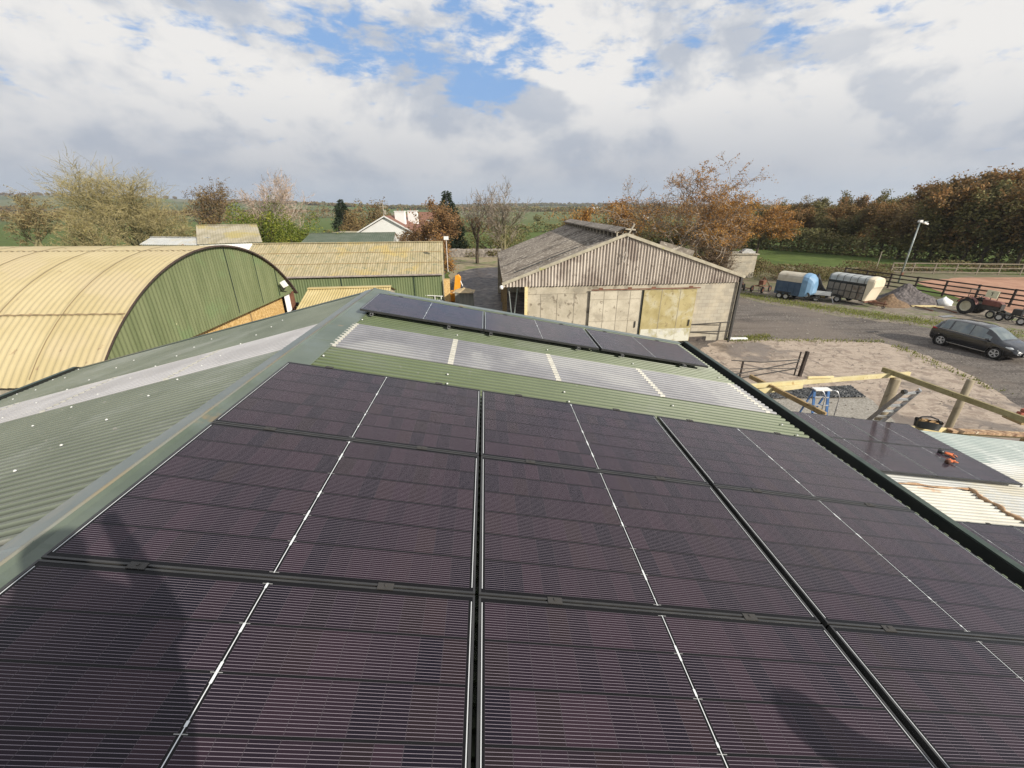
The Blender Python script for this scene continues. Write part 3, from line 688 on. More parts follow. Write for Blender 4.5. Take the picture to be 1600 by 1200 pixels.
# ------------------------------------------------------------------ arched barn, left
def arch_barn():
    r = thing('arched_barn', 'round roofed barn with yellow painted curved sheets and green gable end', 'barn', (-11.38, 16.25, 0), YAW)
    hc, zs, rise, L = 6.2, 3.93, 2.78, 46.0
    R = (hc*hc+rise*rise)/(2*rise); zc = zs+rise-R; am = math.asin(hc/R)
    ym = mat('yellow_sheet', (.41,.335,.175), (.48,.40,.23), sc=.5, rough=.75, c3=(.45,.37,.22), sc3=.35, c4=(.30,.21,.12), sc4=2.6, th4=(.66,.74), bump=.3)
    def ar(x, a, dr): return V((x, (R+dr)*sin(a), zc+(R+dr)*cos(a)))
    mb = MB(); n = int(L/.19*4); m = 26
    mb.grid([[ar(.14-L*i/n, -am*1.03+2.06*am*j/m, .019*sin(2*pi*i/4)) for i in range(n+1)] for j in range(m+1)])
    roof = mb.build('curved_roof', ym, r, smooth=True)
    for k in range(1, 18):                                            # side laps, where two sheets meet
        x = .14-k*1.72; mb = MB(); a0 = rnd.uniform(-.02,.02)
        mb.grid([[ar(x+dx, -am+2*am*j/24, .027) for dx in (0, .022)] for j in range(25)])
        mb.build('side_lap', mat('lapdark', (.23,.165,.085)) if k == 1 else bpy.data.materials['lapdark'], roof)
    for a in (-.60, -.12, .13, .60):
        mb = MB(); mb.grid([[ar(.12-L*i/400, a+da, .028+.016*sin(i*1.9)) for i in range(401)] for da in (0, .006)]); mb.build('end_lap', bpy.data.materials['lapdark'], roof)
    mb = MB()
    mb.grid([[ar(xx, -am*1.03+2.06*am*j/40, dd) for j in range(41)] for xx, dd in ((.15,.03),(.15,-.03),(.02,-.04))]); mb.build('arch_trim', mat('arch_trim', (.05,.035,.03),(.09,.06,.05), sc=3), r)
    gm = mat('green_gable', (.13,.155,.07), (.18,.205,.10), sc=.8, rough=.6, c3=(.15,.20,.09), sc3=.5, c4=(.52,.50,.30), sc4=3.0, th4=(.72,.75), stretch=(1,3,.5))
    n = int(2*hc/.16*6); rows = []
    for j in range(3):
        row = []
        for i in range(n+1):
            y = -hc+2*hc*i/n; top = zc+sqrt(max(0, (R-.03)**2-y*y)); top = max(top, zs+.001)
            row.append(V((.014*sin(2*pi*y/.16), y, zs-.06+(top-zs+.06)*j/2)))
        rows.append(row)
    mb = MB(); mb.grid(rows); mb.build('gable_cladding', gm, r, smooth=True)
    for y in (.9, 2.9, 4.6):
        mb = MB(); mb.box((.02, y, (zs+zc+sqrt(R*R-y*y))/2), (.012, .03, zc+sqrt(R*R-y*y)-zs-.1)); mb.build('cladding_seam', M['dkgreen'], r)
    mb = MB(); mb.box((-.35, -.35, zs/2), (.1, 11.4, zs)); mb.build('osb_wall', M['osb'], r)
    mb = MB()
    for y in (2.15,): mb.box((-.29, y, zs/2), (.06, .08, zs))
    mb.build('osb_post', M['wood_brown'], r)
    mb = MB(); corr(mb, (-.12, 5.28, 0), (0,1,0), .55, (0,0,1), zs-.05, .16, .03, (1,0,0), 6); mb.build('corner_sheet', M['white_paint'], r, smooth=True)
    mb = MB(); mb.box((-.05, 5.98, zs/2), (.16, .22, zs)); mb.build('corner_column', M['rust'], r)
    mb = MB(); mb.box((-.1, 6.4, 3.15), (.25, .16, .2)); mb.tube([(-.1,6.1,3.2),(-.1,6.4,3.2)], .03, 6); mb.build('bulkhead_light', M['steel_dark'], r)
    mb = MB(); mb.box((-L/2, hc-.1, zs/2), (L-.6, .12, zs)); mb.box((-L/2, -hc+.1, zs/2), (L-.6, .12, zs)); mb.box((-L+.4, 0, zs/2+.8), (.12, 2*hc-.5, zs+1.6)); mb.build('side_wall', M['concrete_wall'], r)
    # floodlight with bracket on the gable
    lt = V((.35, 4.55, 4.55)); mb = MB()
    mb.box(lt, (.16, .26, .30), Matrix.Rotation(-.5, 3, 'Y')); mb.tube([(.02,4.95,4.3), lt], .025, 6); fl = mb.build('floodlight', M['white_paint'], r)
    mb = MB(); mb.lathe([(0,.03),(.10,.02),(.12,0),(.1,-.04)], 12, (.22, 4.75, 4.35), 'X'); mb.tube([(.05,4.7,4.2),(.05,5.3,4.05)], .015, 5); mb.build('bracket', M['steel_dark'], fl)
arch_barn()

# ------------------------------------------------------------------ long shed with mossy yellow roof
def gable_shed(name, label, e0, e1, ridge_z, eave_z, half, roofm, wallm, pitch=.2, wall_front=None, cat='shed', nback=1, over=.15, gablem=None):
    """e0, e1: ends of the front eave on the ground plan"""
    e0, e1 = V((*e0, 0)), V((*e1, 0)); U = (e1-e0).normalized(); L = (e1-e0).length; B = V((-U.y, U.x, 0)); B = B if B.y > 0 else -B
    r = thing(name, label, cat, e0); o = V((0,0,0))
    rs = (B*half+V((0,0,ridge_z-eave_z)))
    for k in (0, 1):
        st = V((0,0,eave_z)) if k == 0 else B*2*half+V((0,0,eave_z)); s = rs if k == 0 else -B*half+V((0,0,ridge_z-eave_z)); nn = U.cross(s).normalized(); nn = nn if nn.z > 0 else -nn
        mb = MB(); ext = s.normalized()*.12; corr(mb, st-U*over-ext, U, L+2*over, s, s.length+.12, pitch, .02, nn, 6, 3); mb.build('roof', roofm, r, smooth=True)
    mb = MB(); mb.bar(B*half+V((0,0,ridge_z+.03))-U*over, B*half+V((0,0,ridge_z+.03))+U*(L+over), .35, .05); mb.build('ridge_tile', roofm, r)
    g = .2
    mb = MB(); corr(mb, B*.1, U, L, (0,0,1), eave_z-.02, pitch, .018, B, 6, 1); mb.build('front_wall', wall_front or wallm, r, smooth=True)
    mb = MB()
    for s in (0.08, L-.08):
        P = [U*s+B*.12, U*s+B*(2*half-.12), U*s+B*(2*half-.12)+V((0,0,eave_z)), U*s+B*half+V((0,0,ridge_z-.04)), U*s+B*.12+V((0,0,eave_z))]
        mb.prism(P, U*.08)
    mb.build('gable_wall', gablem or wallm, r)
    mb = MB(); mb.bar(B*(2*half-.15)+V((0,0,eave_z/2)), B*(2*half-.15)+U*L+V((0,0,eave_z/2)), .1, eave_z-.04); mb.build('back_wall', wallm, r)
    return r, U, B, L
moss = mat('mossy_roof', (.29,.245,.135), (.40,.34,.21), sc=1.6, rough=.95, stretch=(2.2,.6,.6), c3=(.42,.32,.12), sc3=.5, th3=(.5,.75), c4=(.22,.215,.13), sc4=2.4, th4=(.55,.7))
grw = mat('green_wall', (.105,.14,.06), (.16,.19,.085), sc=.6, rough=.7, stretch=(2,1,.4))
r, U, B, L = gable_shed('mossy_shed', 'long shed with mossy yellow brown roof and green ribbed front wall', (-21.5,32.55), (-5.75,34.75), 5.12, 3.0, 5.1, moss, grw, .2, gablem=mat('pale_gable', (.34,.33,.24), (.46,.42,.32), sc=1.5, c3=(.22,.26,.18), sc3=1))
mb = MB(); mb.bar(B*(-.08)+V((0,0,2.98)), B*(-.08)+U*L+V((0,0,2.98)), .12, .1); mb.build('gutter', mat('pinkish_gutter', (.36,.31,.27),(.24,.2,.18), sc=3), r)
for q in (.34, .67):
    mb = MB(); p = B*5.1*q+V((0,0,3+2.12*q+.03)); mb.bar(p-U*.1, p+U*L, .05, .03); mb.build('lap_joint', M['wood_brown'], r)
for s in (7.9, 13.6):
    mb = MB(); mb.box(U*s+B*.06+V((0,0,1.5)), (.06,.04,2.8), Matrix((U,B,V((0,0,1)))).transposed()); mb.build('wall_seam', M['dkgreen'], r)
mb = MB(); p = U*(L+.35)+B*.3; mb.box(p+V((0,0,1.25)), (.5,.9,2.5), Matrix((U,B,V((0,0,1)))).transposed()); mb.build('end_panel', M['osb'], r)
p = at(697, 372, Y=36); mb = MB(); mb.tube([(p.x,p.y,3), (p.x,p.y,p.z)], .02, 6); mb.box(p, (.36,.2,.26)); 
tag(mb.build('floodlight', M['white_paint']), 'white floodlight on a thin pole at the corner of the mossy shed', 'floodlight')
# yellow roofed low building between the sheds
gable_shed('yellow_store', 'low store with yellow painted wavy roof beside the arched barn', at(462,470,Y=19.6)[:2], at(597,466,Y=20.2)[:2], 4.08, 3.45, 2.6, mat('yellow_sheet_low', (.43,.34,.15), (.52,.43,.22), sc=.8, rough=.8, c3=(.42,.32,.14), sc3=.6), M['concrete_wall'], .13)
# background buildings
greyr = mat('weathered_roof', (.27,.24,.16), (.40,.36,.27), sc=.8, rough=.95, c3=(.36,.30,.13), sc3=.3, stretch=(1.5,.6,.6))
gable_shed('white_walled_shed', 'small white walled shed with weathered brown roof behind the arched barn', at(312,386,Y=46)[:2], at(408,380,Y=49)[:2], 6.1, 4.45, 5.0, greyr, M['white_paint'], .25)
gable_shed('white_lean_to', 'low white sheeted annex left of the white walled shed', at(221,384,Y=47)[:2], at(310,384,Y=46.2)[:2], 4.95, 4.35, 1.6, M['white_sheet'], M['white_paint'], .25)
gable_shed('flat_green_shed', 'low pitched dark green roofed shed in front of the white house', at(470,380,Y=50)[:2], at(613,380,Y=52)[:2], 4.95, 4.15, 5.5, mat('dull_green_roof', (.075,.10,.06), (.11,.13,.09), sc=.8, rough=.7), M['white_paint'], .25)
def house():
    r = thing('white_house', 'white gabled bungalow with red brown tiled roof and two white chimneys', 'house', (-21.4, 75, 0), -.13)
    wm = mat('render_white', (.74,.73,.70), (.80,.79,.76), sc=.6, rough=.9); tm = mat('brown_tiles', (.16,.07,.05), (.24,.12,.085), sc=2, rough=.9)
    hw, ez, rz, dp = 6.6, 3.0, 6.35, 15
    mb = MB(); P = [(-hw,0,0),(hw,0,0),(hw,0,ez),(0,0,rz),(-hw,0,ez)]; mb.prism(P, (0,dp,0)); mb.build('wall', wm, r)
    mb = MB()
    for s in (-1, 1):
        a, b = V((s*(hw+.4),-.25,ez-.2+.12)), V((0,-.25,rz+.14)); mb.prism([a, b, b+V((0,0,.14)), a+V((0,0,.14))], (0,dp+.5,0))
    roof = mb.build('roof', tm, r)
    mb = MB()
    for s in (-1, 1): mb.bar((s*(hw+.4),-.3,ez-.02), (0,-.3,rz+.2), .06, .2)
    mb.build('barge_board', M['white_paint'], r)
    for x, y in ((1.9, 2.2), (2.6, 6.5)):
        mb = MB(); mb.box((x, y, 6.2), (1.7, .8, 2.1)); mb.box((x, y, 7.3), (1.85, .95, .12)); c = mb.build('chimney', wm, roof)
        mb = MB(); 
        for dx in (-.4, .4): mb.lathe([(.12,0),(.10,.35),(.07,.35)], 10, (x+dx, y, 7.35))
        mb.build('chimney_pot', M['rust'], c)
    for x in (-2.6, 2.2):
        mb = MB(); mb.box((x, -.03, 1.6), (1.5, .06, 1.2)); mb.build('window', M['steel_dark'], r)
    mb = MB(); mb.box((-7.6, 1.5, 1.9), (3.4, 4, 3.8)); mb.build('annex', wm, r); mb = MB(); mb.box((-7.6, 1.5, 3.9), (3.7, 4.3, .16)); mb.build('annex_roof', greyr, r)
house()
def far_house(x, y, Yd, wpx, label, roof=(.2,.1,.07)):
    p = at(x, y, Y=Yd); wd = wpx/704*Yd; r = thing('farmhouse', label, 'house', (p.x, Yd, 0)); h = p.z
    mb = MB(); mb.box((0,0,h*.36), (wd, wd*.45, h*.72)); mb.build('wall', M['white_paint'], r)
    mb = MB(); mb.prism([(-wd*.52,-wd*.26,h*.72),(-wd*.52,wd*.26,h*.72),(-wd*.52,0,h)], (wd*1.04,0,0)); mb.build('roof', mat('far_roof', roof), r)
far_house(934, 323.5, 700, 15, 'distant white house above the orange shrubs right of centre', (.5,.5,.5))
far_house(668, 331, 120, 26, 'brown roofed house half hidden behind the copper bush')
far_house(1010, 330, 260, 9, 'tiny white house on the far slope behind the barn')
p = at(599, 330, Y=90)
mb = MB(); mb.tube([(p.x,90,0),(p.x,90,8.6)], [.14,.09], 8); mb.bar((p.x-.8,90,8.0),(p.x+.8,90,8.0),.1,.1); mb.box((p.x+.3,90,7.0),(.35,.35,.7))
tag(mb.build('utility_pole', M['wood_old']), 'utility pole with crossarm standing behind the white house', 'utility pole')
# ------------------------------------------------------------------ vehicles and yard things
def rotm(h): return Matrix.Rotation(h, 3, 'Z')
tyre = mat('tyre', (.018,.017,.016), (.035,.032,.03), sc=6, rough=.85)
rimm = mat('rim', (.45,.44,.42), (.55,.54,.52), sc=5, rough=.5)
def wheel(par, c, R, wd, rim=rimm, name='wheel', rimr=.58, side=-1, spokes=0):
    """wheel turning about local Y, its outside facing side"""
    c = V(c); h = wd/2
    prof = [(R*rimr, -h*.75), (R*.86, -h), (R*.97, -h*.7), (R, 0), (R*.97, h*.7), (R*.86, h), (R*rimr, h*.75), (R*rimr, -h*.75)]
    mb = MB(); mb.lathe([(r_, y) for r_, y in prof], 24, c, 'Y'); w_ = mb.build(name, tyre, par, smooth=True)
    mb = MB(); s = side*h
    if spokes:
        mb.lathe([(R*rimr, s*.72), (R*rimr*.90, s*.80), (R*rimr*.86, s*.4)], 24, c, 'Y')
        mb.lathe([(0, s*.72), (R*.13, s*.7), (R*.15, s*.3)], 16, c, 'Y')
        for k in range(spokes):
            a = 2*pi*k/spokes+.3
            for da in (-.13, .13): mb.bar(c+V((cos(a+da)*R*.10, s*.62, sin(a+da)*R*.10)), c+V((cos(a+da*.8)*R*rimr*.92, s*.66, sin(a+da*.8)*R*rimr*.92)), .012*3, .03, (0,1,0))
    else:
        mb.lathe([(0, s*.35), (R*.12, s*.45), (R*.16, s*.2), (R*rimr*.8, s*.15), (R*rimr*.95, s*.75), (R*rimr*1.01, s*.76)], 20, c, 'Y')
    mb.build('rim', rim, w_)
    if spokes:
        mb = MB(); mb.lathe([(0, s*.25), (R*rimr*.9, s*.25)], 20, c, 'Y'); mb.build('brake_disc', M['steel_dark'], w_)
    return w_
def loft(mb, rings, cap=True):
    n = len(rings[0]); 
    mb.add([p for r_ in rings for p in r_], [(i*n+k, i*n+(k+1) % n, (i+1)*n+(k+1) % n, (i+1)*n+k) for i in range(len(rings)-1) for k in range(n)])
    if cap: mb.f += [tuple(range(len(mb.v)-len(rings)*n+n-1, len(mb.v)-len(rings)*n-1, -1)), tuple(range(len(mb.v)-n, len(mb.v)))]; mb.mi += [mb.cur]*2
# ---- dark estate car
def car():
    h = atan2(-2.57, .59); near = V((27.40, 23.80, 0)); left = V((-sin(h), cos(h), 0)); c0 = near+left*.86
    r = thing('parked_car', 'dark grey hatchback car with five spoke wheels parked on the gravel', 'car', c0, h)
    X0 = -2.19                                                       # rear bumper
    #      x     zbot  zmid  zbelt zroof  w    wbelt wroof
    T = [(0.00, .42, .60, .80, .84, .60, .58, .50), (.05, .34, .62, .90, .96, .78, .74, .58), (.16, .28, .64, 1.02, 1.14, .86, .80, .60), (.34, .26, .66, 1.08, 1.42, .895, .83, .59),
         (.62, .25, .66, 1.09, 1.60, .91, .845, .60), (1.1, .24, .66, 1.07, 1.655, .92, .85, .61), (1.8, .23, .66, 1.03, 1.67, .92, .85, .62), (2.3, .23, .66, 1.0, 1.64, .92, .85, .61), (2.75, .23, .66, .985, 1.53, .92, .85, .60),
         (3.05, .23, .66, .975, 1.36, .92, .85, .62), (3.35, .24, .66, .97, 1.13, .915, .84, .66), (3.55, .25, .66, .95, 1.03, .91, .83, .68), (3.85, .26, .64, .90, .965, .90, .82, .64), (4.15, .27, .60, .80, .87, .87, .78, .58), (4.33, .30, .56, .68, .74, .78, .70, .5), (4.42, .36, .5, .58, .62, .60, .52, .40)]
    def lerpT(x):
        for a, b in zip(T, T[1:]):
            if a[0] <= x <= b[0]:
                k = (x-a[0])/(b[0]-a[0]); k2 = k
                return [p+(q-p)*k2 for p, q in zip(a, b)]
        return list(T[-1])
    N = 90; rings = []; X = []
    for i in range(N+1):
        x = 4.42*i/N; _, zb, zm, zt, zr, w_, wb, wr = lerpT(x); X.append(x)
        half = [(0, zb), (w_*.80, zb), (w_*.97, zb+.10), (w_, zm-.06), (w_*1.0, zm+.05), (w_*.985, zt-.10), (wb+.03, zt-.02), (wb, zt+.01), (wb+(wr-wb)*.5, zt+(zr-zt)*.5), (wr+.02, zr-(zr-zt)*.10), (wr-.06, zr-.015*(zr-zt)/.6), (wr*.55, zr+.012), (0, zr+.02)]
        rings.append([V((X0+x, -y, z)) for y, z in half]+[V((X0+x, y, z)) for y, z in half[-2:0:-1]])
    n = len(rings[0])
    def glass(i, k):
        x = X[i]+.02; kk = k if k < 12 else n-1-k
        if kk in (7, 8) and .42 < x < 3.06:
            if x < .50+.1*(kk == 8) or (kk == 8 and x > 2.72) or (kk == 7 and x > 3.06): return None
            for p in (1.02, 2.02): 
                if abs(x-p) < .035: return None
            return 'side_window' if k < 12 else 'side_window_'
        if kk in (10, 11) and 2.62 < x < 3.42: return 'windscreen'
        if kk in (9,) and 2.78 < x < 3.30: return None
        if kk in (10, 11) and .16 < x < .42: return 'rear_window'
        return None
    arch = [(.80, .37), (3.47, .37)]
    parts = {'body': MB(), 'side_window': MB(), 'side_window_': MB(), 'windscreen': MB(), 'rear_window': MB()}
    for i in range(N):
        for k in range(n):
            kk = k if k < 12 else n-1-k
            q = [rings[i][k], rings[i][(k+1) % n], rings[i+1][(k+1) % n], rings[i+1][k]]
            cx = sum((p.x for p in q))/4-X0; cz = sum((p.z for p in q))/4
            if any((cx-ax)**2+(cz-.34)**2 < rr*rr for ax, rr in arch) and kk < 6: continue
            g = glass(i, k) or 'body'; parts[g].add(q, [(0,1,2,3)])
    paint = mat('car_paint', (.011,.012,.014), (.016,.017,.019), sc=2, rough=.22); paint.node_tree.nodes['Principled BSDF'].inputs['Coat Weight'].default_value = .7
    gl = mat('car_glass', (.10,.125,.13), (.16,.19,.19), sc=2.2, rough=.04, spec=1)  # base colour lightened to stand in for bluish reflections
    import bmesh
    for nm, mb in parts.items():
        o = mb.build(nm.rstrip('_'), paint if nm == 'body' else gl, r, smooth=True)
        bm = bmesh.new(); bm.from_mesh(o.data); bmesh.ops.remove_doubles(bm, verts=bm.verts, dist=.0005)
        bmesh.ops.recalc_face_normals(bm, faces=bm.faces); bm.to_mesh(o.data); bm.free()
        body = o if nm == 'body' else body
    for ax, _ in arch:                                                # wheel wells and wheels
        for s in (-1, 1):
            mb = MB(); mb.lathe([(.385, s*.55), (.385, s*.915), (.40, s*.925), (.375, s*.915)], 28, (X0+ax, 0, .34), 'Y'); mb.lathe([(0, s*.55), (.39, s*.55)], 20, (X0+ax, 0, .34), 'Y'); mb.build('wheel_arch', M['steel_dark'], r, smooth=True)
            wheel(r, (X0+ax, s*.80, .335), .335, .21, rimm, side=s, rimr=.68, spokes=5)
    for s in (-1, 1):
        mb = MB(); mb.tube([(X0+3.82, s*.845, .80), (X0+4.05, s*.80, .76), (X0+4.27, s*.66, .69)], [.05,.085,.05], 8); mb.build('headlight', mat('lamp_glass', (.62,.64,.64), rough=.12), r, smooth=True)
        mb = MB(); mb.tube([(X0+.08, s*.70, .98), (X0+.18, s*.81, 1.0), (X0+.42, s*.87, 1.0)], [.05,.07,.03], 8); mb.build('tail_light', mat('tail_red', (.35,.02,.02), rough=.2), r, smooth=True)
        mb = MB(); mb.box((X0+2.98, s*.99, 1.03), (.12, .17, .12)); mb.build('wing_mirror', paint, r, bevel=.03)
        mb = MB(); mb.bar((X0+.5, s*.885, 1.075), (X0+3.1, s*.885, .99), .012, .02); mb.bar((X0+1.15, s*.925, .33), (X0+3.1, s*.925, .31), .012, .03); mb.build('side_trim', M['alu'], r)
        for xx in (1.05, 2.05):
            mb = MB(); mb.box((X0+xx+.75, s*.925, .86), (.16, .02, .03)); mb.build('door_handle', paint, r)
    mb = MB(); mb.box((X0+4.40, 0, .45), (.05, .52, .11)); mb.build('number_plate', M['white_paint'], r)
    mb = MB(); mb.box((X0+4.37, 0, .62), (.06, .7, .10)); mb.build('grille', M['steel_dark'], r)
    mb = MB(); mb.box((X0+.12, 0, 1.63), (.30, 1.0, .03), Matrix.Rotation(.06, 3, 'Y')); mb.build('roof_spoiler', paint, r)
car()
# ---- horse trailers
def arch_ring(x, w_, z0, zt, top, n=10):
    P = [V((x, -w_, z0)), V((x, -w_, zt))]
    for k in range(1, n): a = pi*k/n; P.append(V((x, -w_*cos(a)*(1-.10*sin(a)), zt+(top-zt)*sin(a)**.62)))
    return P+[V((x, w_, zt)), V((x, w_, z0))]
def horse_trailer():
    h = radians(-57); r = thing('horse_trailer', 'blue twin axle horse trailer with beige rounded roof', 'trailer', (25.25, 40.10, 0), h)
    L, w_ = 2.15, .82; cy = w_                                     # origin at the rear corner nearest the camera
    blue = mat('trailer_blue', (.035,.07,.125), (.055,.095,.16), sc=1.5, rough=.55, c3=(.09,.13,.17), sc3=1.2); lb = mat('trailer_light_blue', (.14,.27,.42), (.20,.34,.50), sc=1.2, rough=.4)
    sh = lambda P: [p+V((0, cy, 0)) for p in P]
    mb = MB(); mb.box((L/2, cy, 1.05), (L, 2*w_, 1.2)); mb.build('side_wall', blue, r)
    mb = MB()
    for k in range(5):
        x = .06+k*(L-.12)/4; mb.box((x, cy, 1.05), (.06, 2*w_+.06, 1.2))
    for z in (.5, 1.15, 1.62): mb.box((L/2, cy, z), (L+.02, 2*w_+.05, .06))
    mb.build('side_rib', blue, r)
    mb = MB(); rings = [sh(arch_ring(x, w_+.01, 1.66, 1.95, 2.45)) for x in (-.02, L*.33, L*.66, L)]; loft(mb, rings); mb.build('roof', mat('beige_roof', (.44,.40,.32), (.52,.48,.39), sc=1.5, rough=.8, c3=(.36,.31,.23), sc3=1), r, smooth=False)
    mb = MB(); rings = [sh(arch_ring(*q)) for q in ((L, w_+.03, .45, 1.95, 2.50), (L+.16, w_+.03, .45, 1.95, 2.50), (L+.45, w_*.95, .50, 1.85, 2.44), (L+.72, w_*.72, .62, 1.6, 2.2), (L+.86, w_*.5, .8, 1.4, 1.85))]; loft(mb, rings); mb.build('front_nose', lb, r, smooth=False)
    for x in (.50, 1.10):
        for s in (0, 1): wheel(r, (x, -.02 if s == 0 else 2*w_+.02, .30), .30, .18, side=-1 if s == 0 else 1)
    mb = MB(); mb.box((.8, -.03, .66), (1.3, .22, .06)); mb.build('mudguard', M['steel_dark'], r)
    wheel(r, (L+.55, cy-.62, .62), .28, .16, side=-1, name='spare_wheel')
    mb = MB(); mb.bar((L-.3, .25, .42), (L+1.7, cy, .40), .08); mb.bar((L-.3, 2*w_-.25, .42), (L+1.7, cy, .40), .08); mb.tube([(L+1.35, cy, .7), (L+1.35, cy, .08)], .04, 6); mb.build('drawbar', M['steel_dark'], r)
    mb = MB(); mb.box((-.05, cy, 1.1), (.06, 2*w_-.1, 1.25)); mb.build('ramp', blue, r)
horse_trailer()
def stock_trailer():
    h = radians(-67); L, w_ = 3.15, .86; top = V((30.55, 36.1, 0)); org = top-V((cos(h), sin(h), 0))*L
    r = thing('livestock_trailer', 'rusty ribbed livestock trailer with grey roof and cream front', 'trailer', org, h)
    cy = w_; side = mat('stock_side', (.17,.145,.115), (.25,.22,.18), sc=1.4, rough=.7, c3=(.12,.085,.06), sc3=1.3); al = mat('stock_roof', (.34,.36,.35), (.44,.46,.45), sc=1.4, rough=.5, c3=(.26,.26,.24), sc3=1)
    cream = mat('stock_cream', (.60,.52,.38), (.70,.62,.47), sc=1, rough=.6)
    mb = MB(); mb.box((L/2, cy, 1.12), (L, 2*w_, 1.2)); mb.build('side_wall', side, r)
    mb = MB()
    for k in range(7): mb.box((.04+k*(L-.08)/6, cy, 1.2), (.055, 2*w_+.06, 1.42))
    for z in (.53, 1.12, 1.9): mb.box((L/2, cy, z), (L+.02, 2*w_+.07, .05))
    mb.build('side_rib', M['steel_dark'], r)
    mb = MB(); mb.box((L/2, cy, 1.82), (L-.1, 2*w_-.05, .24)); mb.build('vent_gap', M['gutter_in'], r)
    mb = MB(); loft(mb, [[p+V((0, cy, 0)) for p in arch_ring(x, w_+.01, 1.94, 2.22, 2.5)] for x in (0, L*.5, L)]); mb.build('roof', al, r, smooth=False)
    mb = MB()
    for k in range(6): mb.grid([[p+V((0, cy, 0)) for p in arch_ring(.05+k*(L-.3)/5+dx, w_+.02, 1.94, 2.24, 2.52)] for dx in (0, .04)])
    mb.build('roof_rib', M['steel_dark'], r)
    mb = MB(); rings = [[p+V((0, cy, 0)) for p in arch_ring(*q)] for q in ((L, w_+.03, .5, 2.2, 2.54), (L+.12, w_+.03, .5, 2.2, 2.54), (L+.42, w_*.92, 1.55, 2.15, 2.48), (L+.50, w_*.85, 1.72, 2.1, 2.4))]; loft(mb, rings); mb.build('front_panel', cream, r, smooth=False)
    mb = MB(); mb.prism([(L+.13, .06, .5), (L+.13, 2*w_-.06, .5), (L+.36, 2*w_-.16, 1.5), (L+.36, .16, 1.5)], (.03, 0, 0)); mb.build('lower_panel', cream, r)
    for s in (0, 1): wheel(r, (1.2, -.02 if s == 0 else 2*w_+.02, .31), .31, .19, side=-1 if s == 0 else 1)
    mb = MB(); mb.box((1.2, -.03, .68), (.85, .2, .06)); mb.build('mudguard', M['steel_dark'], r)
    mb = MB(); mb.bar((L-.4, .3, .42), (L+1.5, cy, .42), .09); mb.bar((L-.4, 2*w_-.3, .42), (L+1.5, cy, .42), .09); mb.box((L+.2, cy, .42), (.1, 2*w_, .1)); mb.tube([(L+1.3, cy, .7), (L+1.3, cy, .1)], .04, 6); wheel(r, (L+1.3, cy, .12), .12, .07); mb.build('drawbar', M['rust'], r)
stock_trailer()
def flatbed():
    h = radians(-35); r = thing('flatbed_trailer', 'small flatbed trailer with pale drop side between the two covered trailers', 'trailer', (27.3, 38.7, 0), h)
    mb = MB(); mb.box((.95, .8, .62), (2.1, 1.5, .08)); mb.build('deck', M['steel_dark'], r)
    mb = MB(); mb.box((1.05, .04, .80), (1.7, .05, .36)); mb.build('drop_side', M['white_paint'], r)
    mb = MB(); mb.box((-.1, .8, .82), (.06, 1.5, .42)); mb.build('headboard', mat('blue_board', (.06,.12,.2)), r)
    wheel(r, (.9, .0, .28), .28, .16); wheel(r, (.9, 1.6, .28), .28, .16, side=1)
    mb = MB(); mb.tube([(2.0, .2, .55), (2.25, -.1, .02)], .03, 6); mb.bar((2.0,.8,.5), (3.0,.8,.45), .07); mb.build('drawbar', M['alu'], r)
flatbed()
def lump(name, c, rx, ry, h, m_, label, cat, seed=1, n=26, rough=.28):
    rg = random.Random(seed); mb = MB(); P = []
    ph = [rg.uniform(0, 6) for _ in range(6)]
    for i in range(n+1):
        row = []
        for j in range(n+1):
            u, v = i/n*2-1, j/n*2-1; d = sqrt(u*u+v*v)
            z = max(0, 1-d)**.8*h*(1+rough*sin(5*u+ph[0])*sin(4*v+ph[1]))+(rg.random()-.5)*h*rough*.35*max(0, 1-d)
            row.append(V((u*rx, v*ry, max(-.02, z-.02))))
        P.append(row)
    mb.grid(P); o = mb.build(name, m_, None, smooth=False); o.location = c
    return tag(o, label, cat)
rub = mat('rubble', (.05,.043,.042), (.15,.13,.125), sc=3.5, rough=.95, c4=(.22,.19,.17), sc4=7, bump=1)
earth = mat('leafy_earth', (.11,.07,.04), (.22,.145,.085), sc=5, rough=.95, c4=(.32,.24,.15), sc4=9, bump=1)
lump('rubble_mound', (36.0, 38.0, 0), 3.0, 1.8, 1.45, rub, 'long grey mound of rubble and planings beside the lamp post', 'mound', 4, 40)
lump('earth_heap', (33.6, 36.7, 0), 1.6, 1.3, .95, earth, 'brown leafy heap of earth in front of the grey mound', 'heap', 9)
lump('tyre_heap', (29.6, 40.9, 0), 1.5, 1.2, 1.75, mat('dark_heap', (.02,.02,.02), (.07,.065,.06), sc=5, rough=.9, bump=1), 'dark heap of old tyres and scrap behind the flatbed trailer', 'scrap heap', 6)
p = at(1278, 458, Y=40.6); mb = MB(); mb.tube([(p.x-.2, 39.9, p.z-.1), (p.x+.1, 39.7, p.z-.1)], .24, 12); tag(mb.build('log', M['wood_new']), 'short pale log end lying on the dark heap', 'log')
# white torn sack
mb = MB(); rg = random.Random(5); c = at(1473, 476); n = 14; P = []
for i in range(n+1):
    a = 2*pi*i/n; row = []
    for j in range(8):
        t = j/7; R = (.62*(1-t**2.2)+.05)*(1+.22*sin(3*a+4*t)+.1*rg.random()); row.append(V((R*cos(a)*1.35, R*sin(a), .03+t*.85*(1+.15*sin(2*a)))))
    P.append(row)
P[-1] = P[0]; mb.grid(P); o = mb.build('rubble_sack', mat('sack', (.50,.51,.50), (.68,.68,.66), sc=2.5, rough=.8), None, smooth=True); o.location = c; o.scale = (.8,.8,.75)
tag(o, 'crumpled white bulk sack lying by the end of the mound', 'sack')
